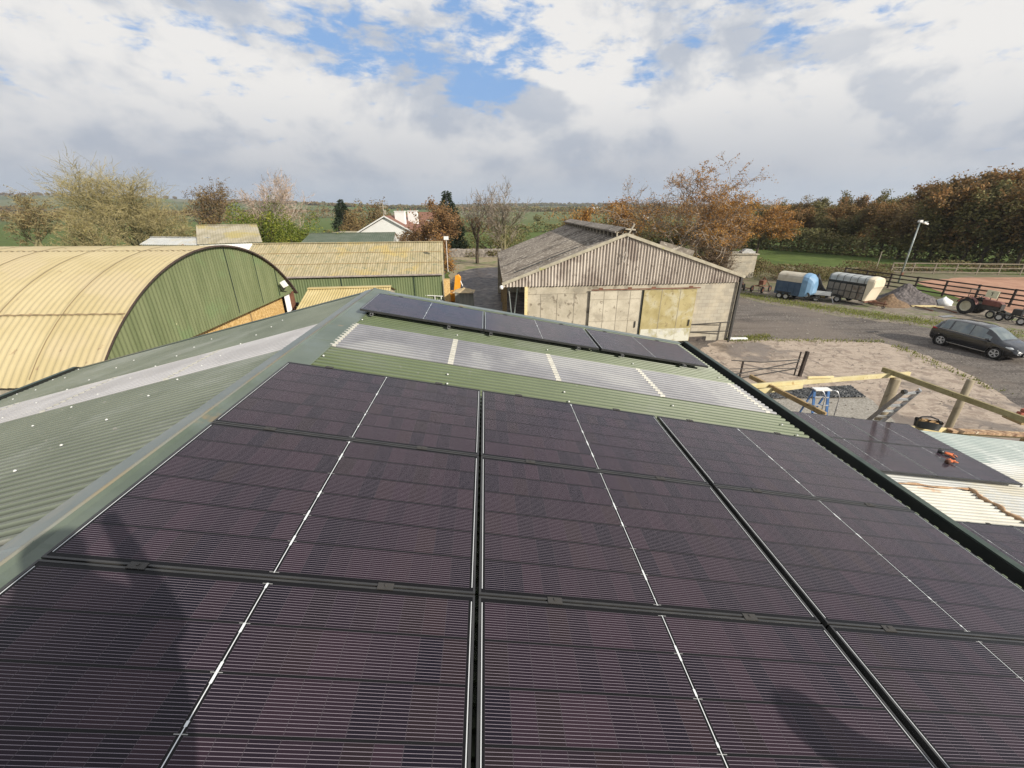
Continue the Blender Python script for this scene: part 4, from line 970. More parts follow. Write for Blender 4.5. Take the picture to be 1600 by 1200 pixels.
# ---- tractor
def tractor():
    h = radians(-80); r = thing('vintage_tractor', 'old red tractor with open seat and a pale sign board above its bonnet', 'tractor', (37.6, 33.6, 0), h); r.scale = (.86, .86, .90)
    red = mat('tractor_red', (.13,.04,.032), (.19,.075,.055), sc=3, rough=.7, c3=(.12,.06,.045), sc3=2)
    cr = mat('tractor_rim', (.40,.38,.28), (.5,.47,.36), sc=3, rough=.7)
    for s in (-1, 1): wheel(r, (0, s*.72, .72), .72, .36, cr, 'rear_wheel', side=s, rimr=.62); wheel(r, (1.95, s*.62, .36), .36, .18, cr, 'front_wheel', side=s)
    mb = MB(); mb.box((1.35, 0, .80), (1.5, .38, .42)); mb.box((.25, 0, .78), (.9, .5, .5)); mb.build('engine_block', M['steel_dark'], r, bevel=.03)
    mb = MB(); mb.prism([(.75,-.24,1.0),(2.15,-.22,.98),(2.2,-.22,1.28),(2.0,-.22,1.42),(.75,-.24,1.46)], (0,.46,0)); mb.build('bonnet', red, r, bevel=.04)
    mb = MB(); mb.box((2.2, 0, 1.0), (.06, .46, .5)); mb.build('radiator_grille', M['steel_dark'], r)
    for s in (-1, 1):
        mb = MB(); P = []
        for k in range(9):
            a = radians(20+k*18); P.append([V((.82*cos(a), s*(.52+.0), .72+.82*sin(a))), V((.82*cos(a), s*.92, .72+.82*sin(a)))])
        mb.grid(P); mb.build('mudguard', red, r, smooth=True)
    mb = MB(); mb.box((-.15, 0, 1.22), (.42, .46, .07)); mb.box((-.36, 0, 1.42), (.06, .44, .36)); mb.build('seat', M['rust'], r, bevel=.02)
    mb = MB(); mb.tube([(.65,0,1.3),(.35,0,1.62)], .02, 6); P = [V((.35+.06*cos(a)*.5, .2*cos(a), 1.62+.2*sin(a)*.45)) for a in [2*pi*k/16 for k in range(17)]]; mb.tube(P, .018, 6, False); mb.build('steering_wheel', M['steel_dark'], r)
    mb = MB(); mb.tube([(1.5,.16,1.4),(1.5,.16,2.0)], .035, 8); mb.build('exhaust', M['rust'], r)
    mb = MB()
    for s in (-.5, .5): mb.tube([(-.3,s,1.2),(-.3,s,2.15)], .03, 6)
    mb.tube([(-.3,-.5,2.15),(-.3,.5,2.15)], .03, 6); mb.build('roll_bar', M['steel_dark'], r)
    mb = MB(); mb.box((1.15, -.1, 1.95), (.9, .05, .62), Matrix.Rotation(.04, 3, 'Y')); sg = mb.build('sign_board', mat('sign_cream', (.62,.60,.42), (.70,.68,.50), sc=3), r)
    mb = MB(); mb.box((1.15, -.13, 1.93), (.05, .012, .26)); mb.box((1.15, -.13, 2.08), (.2, .012, .05)); mb.build('sign_mark', M['steel_dark'], sg)
    mb = MB(); mb.tube([(1.15,-.1,1.4),(1.15,-.1,1.7)], .03, 6); mb.build('sign_bracket', M['steel_dark'], r)
tractor()
def implement(name, label, c, rz, seed, red=True, s=1.0):
    rg = random.Random(seed); r = thing(name, label, 'machine', c, rz)
    mb = MB(); 
    mb.bar((-.7*s,-.3*s,.5*s),(.8*s,-.3*s,.45*s),.08); mb.bar((-.7*s,.3*s,.5*s),(.8*s,.3*s,.45*s),.08); mb.bar((-.5*s,-.4*s,.5*s),(-.5*s,.4*s,.5*s),.08); mb.bar((.5*s,-.4*s,.48*s),(.2*s,0,1.15*s),.07); mb.bar((.5*s,.4*s,.48*s),(.2*s,0,1.15*s),.07); mb.box((.05*s,0,.75*s),(.5*s,.35*s,.35*s))
    mb.build('frame', M['rust'] if red else M['steel_dark'], r)
    for x, y in ((-.6, -.42), (-.6, .42), (.6, -.42)): wheel(r, (x*s, y*s, .26*s), .26*s, .1*s, rimm if not red else M['rust'])
    mb = MB()
    for k in range(4): mb.tube([(-.3*s+.25*k*s, 0, .5*s), (-.38*s+.25*k*s, 0, .12*s), (-.25*s+.25*k*s, 0, .03)], .025*s, 5)
    mb.build('tine_row', M['steel_dark'], r)
implement('old_cultivator', 'red rusty cultivator standing at the rear of the blue trailer', (25.6, 43.0, 0), .6, 2, True, 1.25)
implement('hay_rake', 'red spidery farm implement between the barn corner and blue trailer', (24.0, 44.6, 0), 1.2, 3, True, 1.3)
implement('trailed_implement', 'small wheeled implement hitched in front of the old tractor', (37.9, 30.6, 0), -1.4, 4, False, 1.1)
implement('green_implement', 'low green tinted implement at the right edge of the photo', (38.6, 29.0, 0), -1.0, 5, False, 1.0)
mb = MB(); mb.box((0,0,.28), (1.9, .9, .10)); mb.box((0,0,.45), (1.7,.7,.2)); o = mb.build('metal_tray', M['steel_dark'], bevel=.02); o.location = (22.9, 44.9, 0); tag(o, 'dark metal tray on the grass at the barn corner', 'tray')
mb = MB(); mb.tube([(0,0,.0),(0,0,.85)], .32, 14); mb.tube([(0,0,.85),(0,0,.92)], [.3,.12], 14); o = mb.build('plastic_drum', mat('drum_orange', (.6,.16,.04)), smooth=False); o.location = (23.1, 46.2, 0); tag(o, 'orange plastic drum beyond the corner of the pale barn', 'drum')
mb = MB(); mb.prism([(-1.0,0,.0),(1.0,0,.0),(.8,0,1.5),(-.7,0,1.7)], (0,1.1,0)); o = mb.build('feed_bin', mat('bin_pale', (.50,.55,.50),(.62,.66,.60), sc=2)); o.location = (22.2, 47.6, .4); tag(o, 'pale green white bin showing past the barn corner', 'bin')
# old car body and block store behind
def blockstore():
    a, b = at(1132, 436, Y=52), at(1176, 433, Y=52); r = thing('block_store', 'low blockwork store with junk on its roof behind the barn corner', 'shed', (a.x, 52, 0)); L = b.x-a.x
    mb = MB(); mb.box((L/2, 1.5, 1.35), (L, 3, 2.7)); mb.build('wall', mat_blocks(), r)
    mb = MB(); mb.box((L/2, 1.5, 2.78), (L+.3, 3.3, .1)); mb.build('roof', M['concrete_wall'], r)
    o = bpy.data.objects['block_store']; 
    mb = MB(); 
    prof = [(-1.0,0,.0),(1.6,0,.0),(1.7,0,.3),(1.2,0,.42),(.8,0,.75),(-.4,0,.78),(-.8,0,.42),(-1.1,0,.35)]
    mb.prism(prof, (0,1.3,0)); q = mb.build('scrap_panel', mat('dull_white', (.30,.30,.29), (.5,.5,.48), sc=3)); q.location = (a.x+L*.72, 52.6, 2.84); q.scale = (.6,.6,.6); tag(q, 'white scrap car shell lying on the block store roof', 'scrap')
blockstore()
# ---- lamp post
p0 = at(1403, 443); mb = MB()
r = thing('lamp_post', 'tall galvanised lamp post with a floodlight head by the rubble mound', 'lamp post', p0)
mb.tube([(0,0,0),(0,0,3),(0,0,6.5)], [.10,.085,.06], 10); mb.build('pole', M['galv_sheet'], r, smooth=True)
mb = MB(); mb.bar((-.1,0,6.5),(.75,-.1,6.6),.05); mb.build('arm', M['galv_sheet'], r)
mb = MB(); mb.box((.5,-.1,6.42),(.5,.34,.16),Matrix.Rotation(.35,3,'Y')); mb.box((.0,0,6.62),(.3,.3,.22)); mb.build('floodlight', M['white_paint'], r)
mb = MB(); mb.box((.0,-.12,1.1),(.2,.12,.3)); mb.build('switch_box', M['rust'], r)
p = at(1365, 432); mb = MB(); mb.tube([(0,0,0),(0,0,3.0)], .05, 6); o = mb.build('tall_post', M['wood_old']); o.location = p; tag(o, 'slender upright post behind the end of the dark rail fence', 'post')
# ---- fences
def fence(name, label, pts, hgt, step, nr, mp, mr, pw=.13, rh=.12, grp=None):
    a0 = V((*pts[0], 0)); r = thing(name, label, 'fence', a0); k = 0
    for a, b in zip(pts, pts[1:]):
        a, b = V((*a, 0))-a0, V((*b, 0))-a0; L = (b-a).length; n = max(1, round(L/step)); u = (b-a)/n
        sd = V((-u.y, u.x, 0)).normalized()*(pw*.6)
        for i in range(n):
            p = a+u*i; mb = MB(); mb.box(p+V((0,0,hgt/2)), (pw, pw, hgt+.08), rotm(atan2(u.y, u.x))); mb.build('post', mp, r)
            for j in range(nr):
                z = hgt*(.18+.80*j/(nr-1)) if nr > 1 else hgt; mb = MB(); mb.bar(p-sd+V((0,0,z+rnd.uniform(-.02,.02))), p-sd+u+V((0,0,z+rnd.uniform(-.02,.02))), .04, rh); mb.build('rail', mr, r)
        mb = MB(); mb.box(b+V((0,0,hgt/2)), (pw, pw, hgt+.08)); mb.build('post', mp, r)
blackw = mat('creosote', (.022,.016,.013), (.05,.035,.028), sc=4, rough=.85)
fence('dark_rail_fence', 'dark four rail timber fence running along the near side of the sand arena', [(38.9,49.6),(43.5,36.0),(47.5,24.0)], 1.5, 2.3, 4, blackw, blackw)
railw = mat('rail_wood', (.17,.14,.10), (.26,.22,.165), sc=4, rough=.9)
fence('pale_rail_fence', 'weathered pale three rail fence along the far side of the sand arena', [(49.6,55.6),(65.2,54.4),(80,53.2)], 1.35, 2.6, 3, railw, railw, .12, .11)
# ---- gate by the barn and metal rails
r = thing('field_gate', 'dark tubular gate open beside its post on the concrete', 'gate', (0, 0, 0))
gp = at(1249, 588); gp2 = at(1130, 578); mb = MB(); mb.bar(gp, gp+V((.05,0,1.35)), .16, .12); mb.bar(gp+V((-.22,.1,0)), gp+V((-.2,.1,1.3)), .05); mb.build('post', blackw, r)
q1, q2 = at(1250, 562, 1.25), at(1143, 563, 1.2); q3 = at(1140, 585, .3); mb = MB()
mb.tube([q1, at(1190,566,1.2), q2], .028, 6); mb.tube([q1-V((0,0,.1)), at(1150,585,.6)], .028, 6); mb.tube([q1-V((0,0,.45)), at(1160,590,.25)], .028, 6); mb.tube([q1-V((0,0,.45)), q2-V((0,0,.45))], .022, 6); mb.build('gate_bars', M['steel_dark'], r)
p = at(1155, 592); mb = MB(); mb.bar(p, p+V((0,0,.95)), .07); mb.build('short_post', blackw, r)
r = thing('rail_barrier', 'two bar metal rail in front of the block wall of the barn', 'barrier', (0,0,0))
a, b = at(1134, 531), at(1047, 531)+V((0,-.2,0)); mb = MB(); mb.tube([a+V((-.1,-.5,1.35)), b+V((0,0,1.0))], .035, 6); mb.tube([a+V((-.1,-.5,.75)), b+V((0,0,.55))], .035, 6); mb.build('rails', M['steel_dark'], r)
mb = MB(); mb.tube([a+V((-.1,-.5,0)), a+V((-.1,-.5,1.5))], .05, 6); mb.build('post', M['steel_dark'], r)
mb = MB(); mb.tube([b, b+V((0,0,1.05))], .04, 6); mb.build('post', M['steel_dark'], r)
mb = MB(); mb.box((0,0,.08), (1.3,.3,.14)); o = mb.build('stone_slab', M['white_paint'], bevel=.03); o.location = at(1151, 531); tag(o, 'pale slab lying on the ground at the barn corner post', 'slab')
# ---- pergola style timber frame past the lean-to
zt = 3.5
A_, B_, C_ = at(1190,600,zt), at(1400,588,zt), at(1517,594,3.75)
def logpost(name, label, top, m_, rr=.085):
    mb = MB(); mb.tube([(0,0,0),(0,0,top.z/2),(0,0,top.z)], [rr*1.1, rr*1.02, rr], 12); o = mb.build(name, m_, None, smooth=True); o.location = (top.x, top.y, 0); return tag(o, label, 'post', 'round timber posts of the unfinished frame')
pm = mat('round_post', (.20,.16,.10), (.30,.25,.17), sc=3, rough=.8, stretch=(3,3,.5), c3=(.16,.12,.07), sc3=2)
logpost('timber_post', 'short looking round timber post at the gutter end of the frame', at(1190,600,zt-.1), mat('post_brown', (.32,.18,.09),(.42,.26,.14), sc=3), .10)
logpost('timber_post', 'round timber post at the corner of the frame behind the ladder', at(1400,592,zt-.08), pm, .13)
logpost('timber_post', 'round timber post on the right standing taller than the beam', C_, pm, .085)
def beam(name, label, a, b, w_, h_, m_):
    mb = MB(); mb.bar(a, b, w_, h_); return tag(mb.build(name, m_, bevel=.006), label, 'beam', 'beams of the unfinished timber frame')
yellow = mat('pine_yellow', (.52,.44,.22), (.62,.54,.32), sc=2.5, rough=.7, c4=(.40,.28,.12), sc4=7)
beam('timber_beam', 'long fresh yellow beam across the far end of the frame', at(1140,606,zt), at(1421,584,zt), .075, .13, yellow)
beam('timber_beam', 'second shorter yellow board lapped below the long fresh beam', at(1145,617,zt-.1), at(1253,603,zt-.1), .075, .13, yellow)
beam('timber_beam', 'thin orange tinted batten resting on the long fresh beam', at(1262,590,zt+.12), at(1302,589,zt+.12), .05, .06, M['wood_new'])
beam('timber_beam', 'brown beam from the short post down to the solar panels', at(1172,588,zt), at(1290,648,zt-.1), .07, .12, M['wood_brown'])
beam('timber_beam', 'greenish brown beam running from the ladder corner to the right edge', at(1379,577,zt+.1), at(1640,670,zt+.1), .07, .14, mat('green_timber', (.24,.20,.09), (.34,.29,.15), sc=7, c4=(.14,.11,.05), sc4=8))
# ---- ladder leaning at the roof edge
r = thing('aluminium_ladder', 'grey aluminium ladder leaning against the far edge of the lean-to panels', 'ladder', (0,0,0))
la, lb_ = V((8.93, 9.02, 3.45)), V((9.30, 9.04, 3.42)); ta, tb = at(1413,612, 4.35), at(1438,609, 4.32)
ba, bb = la+(la-ta)*2.6, lb_+(lb_-tb)*2.6
mb = MB(); mb.bar(ba, ta, .03, .085, (0,1,0)); mb.build('stile', M['alu'], r); mb = MB(); mb.bar(bb, tb, .03, .085, (0,1,0)); mb.build('stile', M['alu'], r)
nr = 14
for k in range(nr):
    q = (k+.6)/nr; mb = MB(); mb.bar(ba.lerp(ta, q), bb.lerp(tb, q), .05, .035, (0,1,0)); mb.build('rung', M['alu'], r)
mb = MB(); mb.lathe([(0,-.04),(.045,-.04),(.055,0),(.045,.04),(0,.04)], 10, ta, 'X'); mb.build('end_cap', M['blackframe'], r)
# ---- blue step ladder
r = thing('step_ladder', 'blue step ladder standing on the light gravel beyond the lean-to', 'step ladder', (0,0,0))
s1, s2 = at(1273,608,2.25), at(1295,608,2.25); bl = mat('ladder_blue', (.03,.10,.26), (.06,.16,.36), sc=4, rough=.45); f = V((.35,-.95,0)).normalized()
dn = V((0,0,2.25))
for s in (s1, s2):
    mb = MB(); mb.bar(s-dn+f*.45, s, .03, .085, (1,0,0)); mb.build('front_stile', bl, r)
    mb = MB(); mb.bar(s-dn-f*.55, s, .03, .06, (1,0,0)); mb.build('rear_stile', bl, r)
    mb = MB(); mb.tube([s, s+V((.22,.0,-.05))+f*.1, s+V((.30,0,-.25))+f*.15, s+V((.22,0,-1.2))+f*.25], .018, 6); mb.build('handrail', M['alu'], r, smooth=True)
mb = MB(); mb.box((s1+s2)/2, ((s2-s1).length+.06, .24, .04)); mb.build('top_platform', M['white_paint'], r)
for k in range(1, 8):
    q = k/8; mb = MB(); mb.bar((s1-dn*q+f*.45*q), (s2-dn*q+f*.45*q), .09, .03); mb.build('tread', M['alu'], r)
# ---- things on the lean-to
def on_lt(s, t, n=0): return LTR @ lp(s, t, n)
org = mat('orange_rubber', (.50,.10,.03), (.62,.17,.05), sc=9, rough=.7)
for (s, t, rz, lab, dark) in ((.92, .60, .5, 'orange and black work glove lying nearest on the lean-to panels', 0), (1.22, .88, -.5, 'second work glove with dark cuff lying behind the orange one', 1)):
    r = thing('work_glove', lab, 'glove', M=Matrix.Translation(on_lt(s, t, .012)) @ Matrix.Rotation(LT_Y+rz, 4, 'Z') @ Matrix.Rotation(LT_A, 4, 'Y'), group='work gloves on the lean-to panels')
    mb = MB(); loft(mb, [[V((x, w_*cos(a), .022+.022*sin(a)*k)) for a in [2*pi*q/10 for q in range(10)]] for x, w_, k in ((-.10,.035,.9),(-.05,.05,1.1),(.0,.055,1.2),(.04,.05,1.0))]); mb.build('palm', org, r, smooth=True)
    for i, (y, L, an) in enumerate(((-.04,.075,-.18),(-.014,.09,-.04),(.014,.085,.08),(.038,.065,.25))):
        mb = MB(); mb.tube([(.035,y,.022),(.035+L*.6*cos(an),y+L*.6*sin(an),.032),(.035+L*cos(an),y+L*sin(an),.014)], [.014,.013,.009], 7); mb.build('finger', org if i % 2 == dark else M['blackframe'], r, smooth=True)
    mb = MB(); mb.tube([(-.02,-.05,.02),(.02,-.09,.03),(.05,-.105,.018)], [.015,.014,.010], 7); mb.build('thumb', org, r, smooth=True)
    mb = MB(); mb.tube([(-.17,.0,.024),(-.09,0,.024)], [.045,.036], 10); mb.build('cuff', M['blackframe'] if dark else mat('cuff_brown', (.12,.05,.03)), r, smooth=True)
q = on_lt(2.42, 2.42, 0); r = thing('tool_bag', 'open black tool bag with tan contents at the corner of the lean-to panels', 'tool bag', q+V((0,0,-.09)), -.5)
mb = MB(); mb.grid([[V((.24*cos(a)*(1+.1*j), .12*sin(a)*(1+.1*j), .02+.17*j*(1 if j < 1 else 1.0)+.02*sin(3*a)*j)) for a in [2*pi*k/20 for k in range(21)]] for j in (0, .5, 1)]); mb.tube([(-.22,0,.18),(-.15,0,.26),(0,.02,.29),(.15,0,.26),(.22,0,.18)], .018, 6); mb.box((0,0,.02),(.4,.2,.03)); mb.build('bag_body', M['blackframe'], r, smooth=True)
mb = MB()
for k in range(9): mb.box((-.15+.036*k, rnd.uniform(-.06,.06), .13+rnd.uniform(-.02,.04)), (.06,.04,.12), Matrix.Rotation(rnd.uniform(-.6,.6), 3, 'X'))
mb.build('contents', mat('tan_leather', (.40,.24,.10),(.55,.38,.2), sc=9), r)
q = on_lt(6.6, 3.1, .0); r = thing('cordless_drill', 'yellow and black cordless tool lying on the old batten at the right edge', 'power tool', q+V((0,0,.0)), .3)
mb = MB(); mb.tube([(-.11,0,.07),(.0,0,.075),(.10,0,.07)], [.04,.048,.04], 10); mb.box((.0,0,0),(.05,.045,.14)); mb.build('body', mat('tool_yellow', (.60,.42,.03), rough=.4), r)
mb = MB(); mb.tube([(-.11,0,.07),(-.19,0,.07)], [.035,.018], 10); mb.box((.02,0,-.07),(.12,.08,.05)); mb.build('chuck_and_battery', M['blackframe'], r)
P = [V((-.20-.09+.09*cos(a), .02, .06+.09*sin(a))) for a in [2*pi*k/20 for k in range(21)]]; mb = MB(); mb.tube(P, .012, 6, False); mb.build('side_ring', M['blackframe'], r)
for i, (dx, dy, dz, lab) in enumerate(((0,0,0,'lower red brick of the small pile at the right edge'), (.05,.02,.09,'upper red brick of the small pile at the right edge'), (.30,.05,.0,'red brick lying beside the small pile at the right edge'))):
    q = at(1598, 646, 2.7); mb = MB(); mb.box((0,0,0), (.24,.12,.075)); o = mb.build('red_brick', mat('brick', (.30,.08,.05),(.38,.13,.08), sc=9) if i == 0 else bpy.data.materials['brick'], bevel=.006); o.location = q+V((dx,dy,dz)); o.rotation_euler = (0,.1,.4*i); tag(o, lab, 'brick', 'red bricks at the right edge')
mb = MB(); q = at(1600, 650, 2.55); mb.box((q.x+.3, q.y, q.z-.1), (1.2,.5,.12)); mb.box((q.x+.5, q.y, (q.z-.16)/2), (.2,.2,q.z-.16)); tag(mb.build('plank_shelf', M['wood_brown']), 'rough plank carrying the red bricks at the right edge', 'plank')
# ---- telehandler boom and bales in the lane
def boom():
    a = V((-4.9, 36.2, 0)); r = thing('loader_boom', 'bright orange loader arm standing up behind the concrete bin in the lane', 'loader', a, 0)
    yl = mat('machine_orange', (.75,.30,.02), (.80,.38,.04), sc=2, rough=.45)
    mb = MB(); mb.prism([(-.35,0,.4),(.15,0,.4),(.42,0,1.6),(.50,0,2.5),(.30,0,2.72),(.02,0,2.62),(-.12,0,1.6)], (0,.35,0)); mb.build('arm', yl, r, bevel=.03)
    mb = MB(); mb.tube([(.45,.1,2.2),(.85,.1,1.2)], .045, 8); mb.build('ram', M['white_paint'], r)
    mb = MB(); mb.box((.1,.9,.75),(1.5,1.6,.7)); mb.build('chassis', yl, r, bevel=.04)
    wheel(r, (-.6,.4,.45), .45,.3, side=-1); wheel(r, (.8,.4,.45), .45,.3, side=-1)
boom()
r = thing('concrete_bin', 'square concrete bin topped with pale straw in front of the orange loader', 'bin', (-3.95, 34.0, 0), .1)
mb = MB(); mb.prism([(-.75,-.7,0),(.85,-.7,0),(.78,-.62,1.75),(-.68,-.62,1.75)], (0,1.3,0)); mb.build('bin_wall', mat('grey_bin', (.16,.16,.13),(.26,.25,.21), sc=1.6, rough=.9, stretch=(3,1,.5)), r)
lump('straw_top', (-3.9, 34.0, 1.74), .85, .75, .32, mat('straw', (.45,.33,.18),(.60,.47,.28), sc=9, rough=.95, bump=1), 'pale straw heaped on top of the concrete bin', 'straw', 3, 16)
r = thing('metal_hurdle', 'row of pale metal hurdles in front of the mossy shed', 'hurdle', (0,0,0))
h1, h2 = at(602,458,1.4), at(692,463,1.2)
for z in (0, .35, .7):
    mb = MB(); mb.tube([h1-V((0,0,z)), h2-V((0,0,z))], .035, 6); mb.build('bar', M['white_paint'], r)
for q in (.0, .22, .72, .86, .97):
    p = h1.lerp(h2, q); mb = MB(); mb.tube([(p.x,p.y,.0),(p.x,p.y,p.z+.05)], .035, 6); mb.build('upright', M['white_paint'], r)
# stone wall at the end of the lane
a, b = at(700, 402), at(800, 402); r = thing('stone_wall', 'ivy covered stone wall across the end of the muddy lane', 'wall', (a.x-2, a.y, 0))
mb = MB(); n = 60; mb.grid([[V((i*.32, dy+rnd.uniform(-.05,.05), z+rnd.uniform(-.06,.06))) for i in range(n)] for dy, z in ((0,0),(0,.5),(.02,1.0),(.1,1.35),(.5,1.35),(.6,0))])
mb.build('masonry', mat('rough_stone', (.16,.14,.12), (.32,.28,.24), sc=3, rough=.95, c4=(.40,.37,.33), sc4=4, bump=1), r)
# ------------------------------------------------------------------ trees and hedges
def ortho(d, rg):
    v = V((rg.gauss(0,1), rg.gauss(0,1), rg.gauss(0,1))); v = v-d*v.dot(d); return v.normalized() if v.length > 1e-4 else d.orthogonal().normalized()
def gen_tree(seed, h, R, trunk=.2, kids=(7,6,5,4), ang=(.75,.7,.7,.8), lens=(.42,.55,.6,.6), up=.25, leaf=0, lsize=.2, twig_w=.03, leafy_top=None, stems=1, wob=.22, lean=(0,0)):
    rg = random.Random(seed); branches = []; twigs = []; tips = []
    L0 = h*.55
    def grow(p, d, L, r, lev):
        n = 4 if lev < 3 else 2; pts = [p.copy()]
        for i in range(n):
            d = (d+ortho(d, rg)*wob*(.6+.4*lev)+V((0,0,up*(.35 if lev else .1)))).normalized() if lev or i else d
            p = p+d*(L/n); pts.append(p.copy())
        if lev <= 2: branches.append((pts, [r*(1-.62*i/n) for i in range(n+1)], lev))
        else: twigs.append((pts, max(twig_w*.55, r)))
        if lev >= len(kids): tips.append((pts, d)); return
        for k in range(kids[lev]):
            t = (trunk*1.6 if lev == 0 else .25)+(1-(trunk*1.6 if lev == 0 else .25))*((k+rg.random())/kids[lev]); t = min(t, 1)
            q = t*n; i = min(int(q), n-1); bp = pts[i].lerp(pts[i+1], q-i)
            dd = (pts[i+1]-pts[i]).normalized(); a = ang[min(lev, 3)]*rg.uniform(.6, 1.25)
            nd = (dd*cos(a)+ortho(dd, rg)*sin(a)).normalized()
            grow(bp, nd, L*lens[min(lev, 3)]*rg.uniform(.7, 1.2)*(1.25 if lev == 0 else 1), max(r*(1-.62*t)*.55, .008), lev+1)
    for s in range(stems):
        d = V((lean[0]+rg.uniform(-.25,.25)*(stems > 1), lean[1]+rg.uniform(-.25,.25)*(stems > 1), 1)).normalized()
        grow(V((rg.uniform(-.3,.3)*(stems > 1), rg.uniform(-.3,.3)*(stems > 1), 0)), d, L0, h*.021+.05, 0)
    allp = [p for b in branches for p in b[0]]+[p for t in twigs for p in t[0]]
    zs = sorted(p.z for p in allp); zm = zs[int(len(zs)*.995)]; rs = sorted(sqrt(p.x**2+p.y**2) for p in allp); rm = rs[int(len(rs)*.97)]
    sz, sr = h/zm, R/rm
    f = lambda p: V((p.x*sr, p.y*sr, p.z*sz if p.z > 0 else p.z*.2))
    tm = MB()
    for pts, rr, lev in branches: tm.tube([f(p) for p in pts], rr, (8,5,4)[lev], False)
    cm = MB(); cm.cur = 0
    for pts, r in twigs:
        P = [f(p) for p in pts]; s = ortho((P[-1]-P[0]).normalized(), rg)*twig_w*.5
        m = len(P); cm.add([P[i]+s*(1-.7*i/(m-1)) for i in range(m)]+[P[i]-s*(1-.7*i/(m-1)) for i in range(m)], [(i, i+1, m+i+1, m+i) for i in range(m-1)])
    cm.cur = 1
    if leaf:
        srcs = [t[0] for t in twigs] or [b[0] for b in branches[-50:]]
        for i in range(leaf):
            pts = rg.choice(srcs); q = f(pts[0].lerp(pts[-1], rg.uniform(.1, 1.15)))+V((rg.gauss(0,1), rg.gauss(0,1), rg.gauss(0,1)))*lsize*.7
            if leafy_top and not leafy_top(q/h, rg): continue
            u = ortho(V((0,0,1)), rg); u = (u+V((0,0,rg.uniform(-.8,.8)))).normalized(); v_ = ortho(u, rg); a, b = lsize*rg.uniform(.5,1.0)*.5, lsize*rg.uniform(.35,.8)*.5
            cm.add([q-u*a, q-v_*b, q+u*a, q+v_*b], [(0,1,2,3)])
    return tm, cm
BK = {'grey': mat('bark_grey', (.16,.13,.10), (.26,.22,.17), sc=3, rough=.95), 'pale': mat('bark_pale', (.36,.30,.24), (.48,.42,.35), sc=3, rough=.9), 'dark': mat('bark_dark', (.06,.045,.03), (.11,.085,.06), sc=3, rough=.95), 'mossy': mat('bark_mossy', (.14,.13,.06), (.24,.21,.11), sc=2, rough=.95)}
TW = {'yellow': mat('twig_yellow', (.24,.20,.095), (.33,.275,.13), sc=1, rough=.9), 'grey': mat('twig_grey', (.22,.18,.14), (.30,.25,.20), sc=1, rough=.9), 'pink': mat('twig_pink', (.36,.27,.21), (.46,.36,.29), sc=1, rough=.9), 'brown': mat('twig_brown', (.13,.09,.06), (.20,.14,.09), sc=1, rough=.9)}
LF = {'willow': leafmat('leaf_willow', [(.15,.14,.04), (.28,.24,.07), (.38,.30,.10)], noise_sc=.3),
      'orange': leafmat('leaf_orange', [(.16,.09,.03), (.30,.15,.04), (.46,.24,.06), (.56,.34,.10)], noise_sc=.3),
      'rust': leafmat('leaf_rust', [(.10,.07,.03), (.20,.12,.05), (.31,.17,.07), (.24,.18,.07)], noise_sc=.3),
      'olive': leafmat('leaf_olive', [(.07,.075,.03), (.15,.145,.055), (.24,.21,.085), (.27,.19,.08)], noise_sc=.22),
      'woodrust': leafmat('leaf_woodrust', [(.08,.07,.03), (.18,.13,.05), (.30,.17,.065), (.40,.21,.08)], noise_sc=.18),
      'laurel': leafmat('leaf_laurel', [(.035,.06,.012), (.09,.13,.02), (.20,.22,.03), (.36,.34,.07)], noise_sc=.5),
      'brown': leafmat('leaf_brown', [(.08,.055,.03), (.17,.12,.055), (.25,.17,.07), (.20,.20,.08)], noise_sc=.5),
      'conifer': leafmat('leaf_conifer', [(.012,.025,.014), (.03,.045,.022), (.05,.065,.03)], noise_sc=.5),
      'bramble': leafmat('leaf_bramble', [(.10,.07,.035), (.19,.13,.07), (.14,.15,.05), (.28,.18,.09)], noise_sc=.6)}
def put_tree(label, x, ytop, Y, hwpx, seed, bark='grey', twig='grey', leafk='olive', name='broadleaf_tree', grp=None, hscale=1, **k):
    top = at(x, ytop, Y=Y); h = top.z*hscale; dep = Y*.919+ (8.1-h*.5)*.395
    R = hwpx*dep/646.9
    tm, cm = gen_tree(seed, h, R, **k)
    r = thing(name, label, 'tree', (top.x, Y, 0), group=grp)
    tm.build('trunk', BK[bark], r, smooth=True); cm.build('crown', [TW[twig], LF[leafk]], r)
    return r
bare = dict(kids=(8,7,6,5), twig_w=.055)
put_tree('big spreading bare tree with yellowish twigs behind the arched barn', 182, 258, 64, 112, 3, 'mossy', 'yellow', 'willow', leaf=7500, lsize=.16, trunk=.08, stems=3, kids=(8,7,6,6), twig_w=.045, up=.30, ang=(.6,.6,.6,.7), wob=.16, lens=(.8,.6,.6,.6))
put_tree('lower willow like tree with yellow twigs in front of the big spreading tree', 250, 326, 62, 46, 4, 'mossy', 'yellow', 'willow', leaf=1600, lsize=.15, trunk=.08, stems=3, kids=(6,6,6,5), twig_w=.042, up=.05)
put_tree('low arching willow at the left with golden twigs over the field', 110, 322, 50, 55, 5, 'mossy', 'yellow', 'willow', leaf=1800, lsize=.15, trunk=.08, stems=4, kids=(6,6,6,5), twig_w=.042, up=.0)
put_tree('yellowish tree at the left edge of the photo', 15, 303, 75, 62, 6, 'mossy', 'yellow', 'brown', leaf=3500, lsize=.3, trunk=.12, stems=2, kids=(7,6,5,4), twig_w=.08)
put_tree('round brown tree with thin foliage left of the birch', 314, 282, 68, 42, 7, 'dark', 'brown', 'brown', leaf=3800, lsize=.28, trunk=.2, kids=(8,6,5,4), twig_w=.06)
